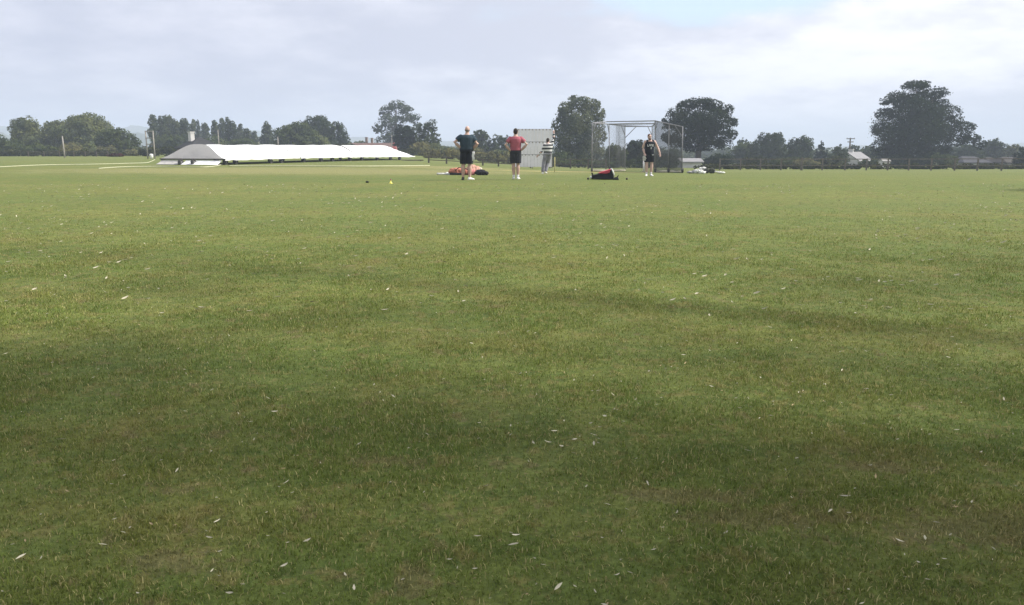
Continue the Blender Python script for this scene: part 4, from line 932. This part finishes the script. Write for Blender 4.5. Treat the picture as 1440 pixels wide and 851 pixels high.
# practice stump near the bowler
b = foot(780, 47); hh = at(780, 221, 47).z - b.z; mb = MB(); mb.tube([(0, 0, -.05), (0, 0, hh - .06), (0, 0, hh)], [.028, .026, .012], 10); mb.tube([(0, 0, hh*.55), (0, 0, hh*.6)], .031, 10)
tag(mb.build('stump', mat('pale_yellow_wood', (.62, .56, .28), .6, .15, 6), None, True, b), 'single pale yellow stump standing right of the man in the striped top', 'stump')
# white kit pile at the right
d = 46
blob('holdall', 'flat grey white bag at the left end of the white kit pile', 'bag', 973, d, fabric('grey_bag', (.30, .30, .29)), [(-.08, 0, .07, .24, .16, .08), (.12, 0, .10, .14, .15, .09)])
blob('towel', 'crumpled white towel in the middle of the kit pile', 'towel', 984, d - .3, PADW, [(-.2, 0, .14, .16, .12, .12), (0, 0, .1, .2, .14, .11), (.18, .02, .06, .16, .12, .07)], .05, sc=6)
blob('holdall', 'upright white bag leaning on the dark olive bag in the kit pile', 'bag', 987.5, d + .2, PADW, [(-.1, 0, .26, .12, .12, .08), (.06, 0, .28, .16, .13, .08), (0, 0, .1, .15, .12, .12)])
blob('holdall', 'dark olive holdall in the kit pile', 'bag', 997.5, d, OLIVE, [(-.15, 0, .15, .18, .16, .15), (.12, 0, .14, .2, .17, .15)])
pad('white batting pad at the right end of the kit pile', 1008, d - .1, R(12), .55, .24, z=.05, tilt=R(8))
pad('white batting pad lying across its neighbour at the right end of the kit pile', 1013, d, R(-20), .42, .22, z=.0)

# ------------------------------------------------------------------ fallen leaves
def leaf_arrays(n, r):
    # willow leaf: 5 stations, folded along the middle, curled
    st = np.array([0, .22, .5, .78, 1.0]); wd = np.array([.04, .75, 1.0, .6, .03])
    return st, wd
def leaf_geo(L, W, curl, fold):
    st, wd = leaf_arrays(0, 0); vs = []
    for s, w in zip(st, wd):
        x = (s - .5) * L; z = curl * L * (s - .5)**2 * 4
        vs += [(x, -w*W/2, z + fold*W*w), (x, 0, z), (x, w*W/2, z + fold*W*w)]
    fs = []
    for i in range(4):
        for j in range(2): fs.append((i*3+j, (i+1)*3+j, (i+1)*3+j+1, i*3+j+1))
    return vs, fs
def leafm(name, c):
    m, nt, bb = newmat(name); oi = N(nt, 'ShaderNodeObjectInfo'); vm = N(nt, 'ShaderNodeVectorMath', operation='SCALE'); vm.inputs[0].default_value = c
    nt.links.new(ramp(nt, oi.outputs['Random'], 0, 1, .6, 1.12), vm.inputs['Scale']); nt.links.new(vm.outputs[0], bb.inputs['Base Color']); bb.inputs['Roughness'].default_value = .8; bb.inputs['Specular IOR Level'].default_value = .2; return m
LM = [leafm('dry_leaf_pale', (.55, .51, .375)), leafm('dry_leaf_grey', (.38, .36, .25)), leafm('dry_leaf_tan', (.44, .34, .19))]
protos = []; lr = random.Random(11)
for k in range(10):
    vs, fs = leaf_geo(lr.uniform(.034, .058), lr.uniform(.008, .013), lr.uniform(.0, .16), lr.uniform(.05, .4))
    me = bpy.data.meshes.new('fallen_leaf'); me.from_pydata(vs, [], fs); me.polygons.foreach_set('use_smooth', [True]*len(fs)); me.materials.append(LM[0 if k < 6 else 1 if k < 8 else 2]); protos.append(me)
def put_leaf(x, y, me, s):
    o = bpy.data.objects.new('fallen_leaf', me); col.objects.link(o); o.location = (x, y, float(gz(x, y)) + lr.uniform(.008, .022))
    o.rotation_euler = (lr.gauss(0, .3), lr.gauss(0, .22), lr.uniform(0, 6.28)); o.scale = (s*.78,)*3
    tag(o, 'pale dry narrow willow leaf lying on the mown grass in the foreground', 'leaf', 'dry leaves scattered on the near grass')
for (px, py, s) in ((722, 772, 1.25), (726, 759, 1.1), (719, 757, .9), (432, 769, 1.3), (145, 772, 1.3), (386, 583, 1.5), (952, 727, 1.1), (1020, 754, 1), (1265, 767, 1.1), (1300, 762, 1.5), (1366, 711, 1.2), (750, 626, 1.2), (770, 625, 1.3), (808, 622, .8), (790, 631, 1.2), (835, 629, 1.4), (87, 621, 1.2), (297, 637, 1), (403, 684, 1.1), (785, 832, 1.2), (498, 833, 1.1), (911, 688, 1), (683, 687, 1), (718, 601, .9), (1188, 703, 1.3), (1167, 725, 1.2), (1223, 657, 1.2), (1152, 670, .9), (1120, 648, 1), (183, 750, 1.1), (290, 752, .9), (295, 763, .9), (400, 803, 1.1), (323, 840, 1), (30, 790, 1.2), (195, 842, 1), (505, 628, 1.2), (850, 590, 1.2), (1120, 542, 1.4), (1218, 552, 1.2), (815, 760, 1.4), (672, 763, 1), (1316, 742, 1), (1349, 763, 1), (1411, 567, 1.2), (855, 715, 1.0), (933, 650, 1.3), (1112, 755, .8)):
    g = ground_at(px, py); put_leaf(g.x, g.y, lr.choice(protos[:7]), s)
n = 0
while n < 252:
    d = math.sqrt(lr.uniform(2.35**2, 7.2**2)); x = lr.uniform(-1, 1) * (d*.66 + .2)
    put_leaf(x, d, lr.choice(protos), lr.choice((.55, .65, .8, .9, 1.0))); n += 1
mb = MB(); slot = []
for k in range(3300):
    near = k < 1100
    d = math.sqrt(lr.uniform(2.35**2, 8.5**2) if near else lr.uniform(7.0**2, 25**2)); x = lr.uniform(-1, 1) * (d*.68 + .1)
    if lr.random() > .3 + .7 * (.5 + .5*math.sin(x*.9 + 1.3*math.sin(d*.6))): continue
    vs, fs = leaf_geo(lr.uniform(.010, .026), lr.uniform(.004, .008), .12, .3) if near else leaf_geo(lr.uniform(.045, .085), lr.uniform(.012, .024), .15, .35)
    a = lr.uniform(0, 6.28); rx = lr.gauss(0, .35); ca, sa = math.cos(a), math.sin(a); z0 = float(gz(x, d)) + (lr.uniform(.012, .026) if near else lr.uniform(.022, .036))
    mb.add([(x + vx*ca - vy*sa, d + vx*sa + vy*ca, z0 + vz + vy*rx + vx*rx*.5) for vx, vy, vz in vs], fs); slot += [lr.choice((0, 0, 1, 1, 2) if near else (0, 0, 0, 1))] * len(fs)
o = mb.build('leaf_litter', LM[0]); o.data.materials.append(LM[1]); o.data.materials.append(LM[2]); o.data.polygons.foreach_set('material_index', slot)
tag(o, 'scattered small pale leaf flecks over the near and middle field', 'leaf litter', kind='stuff')

# ------------------------------------------------------------------ trees that stand beside the camera and shade the near grass
def shade_tree(label, x, y, lobes, h, seed, size=.16, fill=1.0, leaf='willow', r0=.3):
    b = Vector((x, y, float(gz(x, y)))); t = thing('willow_tree', b, label, 'tree')
    rnd = random.Random(seed); trunk_mb(h, r0, lobes, rnd, 8).build('trunk', BARK, t, True)
    link('crown', foliage('crown', lobes, size, fill, seed), LEAF[leaf], t)
rs = random.Random(5); L = []
for k in range(120):                                # dense heart of the crown, thinner and thinner towards the field
    v = rs.random(); yy = -1.0 + 6.0 * v if k < 80 else 4.0 + 7.5 * rs.random()**1.5; z = rs.uniform(9.0, 14.0); r = rs.uniform(1.0, 1.9)
    L.append((rs.uniform(-9.5, 6.5), yy - 2.6, z, r, r*.85, r*.7, .74 if yy < 3.4 else .44 * max(.1, 1 - (yy - 3.4) / 7.5)))
shade_tree('tall willow standing right of the camera and shading the near grass', 12.5, 4.0, L, 12.5, 41, fill=1.0, r0=.42)
L = [(rs.uniform(-3.5, 3.5), rs.uniform(-.6, .6), rs.uniform(5.0, 6.5), 1.4, .7, .9) for k in range(10)]
shade_tree('tree outside the right edge that throws a shadow on the field', 24.6, 23.0, L, 6, 42, fill=1.0)

# ------------------------------------------------------------------ haze, sky, sun, camera
def haze():
    m = bpy.data.materials.new('haze'); m.use_nodes = True; nt = m.node_tree; nt.nodes.clear()
    out = N(nt, 'ShaderNodeOutputMaterial'); v = N(nt, 'ShaderNodeVolumePrincipled'); v.inputs['Density'].default_value = .00098; v.inputs['Color'].default_value = (.62, .70, .87, 1); v.inputs['Anisotropy'].default_value = .0
    nt.links.new(v.outputs[0], out.inputs['Volume'])
    mb = MB(); mb.box((0, 1150, 20), (5400, 2900, 66)); o = mb.build('haze', m); tag(o, 'thin pale haze that fades the far trees and hills', 'haze', kind='stuff')
haze()
w = bpy.data.worlds.new('World'); scene.world = w; w.use_nodes = True; nt = w.node_tree
bg = nt.nodes['Background']; SK = .10; bg.inputs['Strength'].default_value = SK
sky = N(nt, 'ShaderNodeTexSky'); sky.sky_type = 'NISHITA'; sky.sun_disc = False; sky.sun_elevation = SUN_EL; sky.sun_rotation = SUN_AZ
tc = N(nt, 'ShaderNodeTexCoord').outputs['Generated']; sx = N(nt, 'ShaderNodeSeparateXYZ'); nt.links.new(tc, sx.inputs[0])
zc = mth(nt, 'ADD', mth(nt, 'MAXIMUM', sx.outputs['Z'], 0.0), .22)
cv = N(nt, 'ShaderNodeCombineXYZ'); nt.links.new(mth(nt, 'DIVIDE', sx.outputs['X'], zc), cv.inputs[0]); nt.links.new(mth(nt, 'DIVIDE', sx.outputs['Y'], zc), cv.inputs[1])
warp = N(nt, 'ShaderNodeVectorMath', operation='ADD'); nt.links.new(cv.outputs[0], warp.inputs[0]); warp.inputs[1].default_value = (3.1, 7.7, 1.3)
n1 = noise(nt, warp.outputs[0], .55, 6, .55); n2 = noise(nt, warp.outputs[0], 1.9, 8, .62)
dt = N(nt, 'ShaderNodeVectorMath', operation='DOT_PRODUCT'); nt.links.new(tc, dt.inputs[0]); dt.inputs[1].default_value = (SUND.x, SUND.y, SUND.z)
glow = ramp(nt, dt.outputs['Value'], -.35, .75)
def K(c): return [q / SK for q in c]
dark = mixc(nt, glow, K((.29, .31, .385)), K((.405, .415, .47))); lite = mixc(nt, glow, K((.40, .412, .478)), K((.64, .64, .67)))
cl = mixc(nt, ramp(nt, mth(nt, 'ADD', mth(nt, 'MULTIPLY', n1, .55), mth(nt, 'MULTIPLY', n2, .45)), .41, .60), dark, lite)
skyb = mixc(nt, .9, sky.outputs[0], K((.375, .465, .56)))
# one thin gap in the cloud, high and ahead to the right, where the blue sky shows
gp = N(nt, 'ShaderNodeVectorMath', operation='SUBTRACT'); nt.links.new(tc, gp.inputs[0]); gp.inputs[1].default_value = (.232, .96, .163)
gd = N(nt, 'ShaderNodeVectorMath', operation='DIVIDE'); nt.links.new(gp.outputs[0], gd.inputs[0]); gd.inputs[1].default_value = (.15, .5, .030)
gle = N(nt, 'ShaderNodeVectorMath', operation='LENGTH'); nt.links.new(gd.outputs[0], gle.inputs[0])
gf = ramp(nt, mth(nt, 'ADD', gle.outputs['Value'], mth(nt, 'MULTIPLY', mth(nt, 'SUBTRACT', n2, .5), 2.4)), 1.2, .45)
gap = mth(nt, 'MAXIMUM', gf, ramp(nt, n1, .36, .28, 0, .6))
nt.links.new(mixc(nt, gap, cl, skyb), bg.inputs['Color'])

sl = bpy.data.lights.new('sun', 'SUN'); sl.energy = 3.4; sl.angle = R(4); sl.color = (1, .95, .87)
so = bpy.data.objects.new('sun', sl); col.objects.link(so); so.rotation_euler = (-SUND).to_track_quat('-Z', 'Y').to_euler()

cam = bpy.data.cameras.new('camera'); cam.sensor_fit = 'HORIZONTAL'; cam.sensor_width = 36; cam.lens = F / 1440 * 36; cam.clip_end = 6000; cam.clip_start = .05
co = bpy.data.objects.new('camera', cam); col.objects.link(co); co.location = (0, 0, EYE); co.rotation_euler = (R(90) - PITCH, 0, 0)
scene.camera = co
vs = scene.view_settings; vs.view_transform = 'Standard'; vs.look = 'None'; vs.gamma = 1; vs.exposure = 1.03; vs.use_curve_mapping = False
c = scene.cycles; c.max_bounces = 6; c.diffuse_bounces = 3; c.transparent_max_bounces = 12; c.volume_bounces = 1; c.use_denoising = True
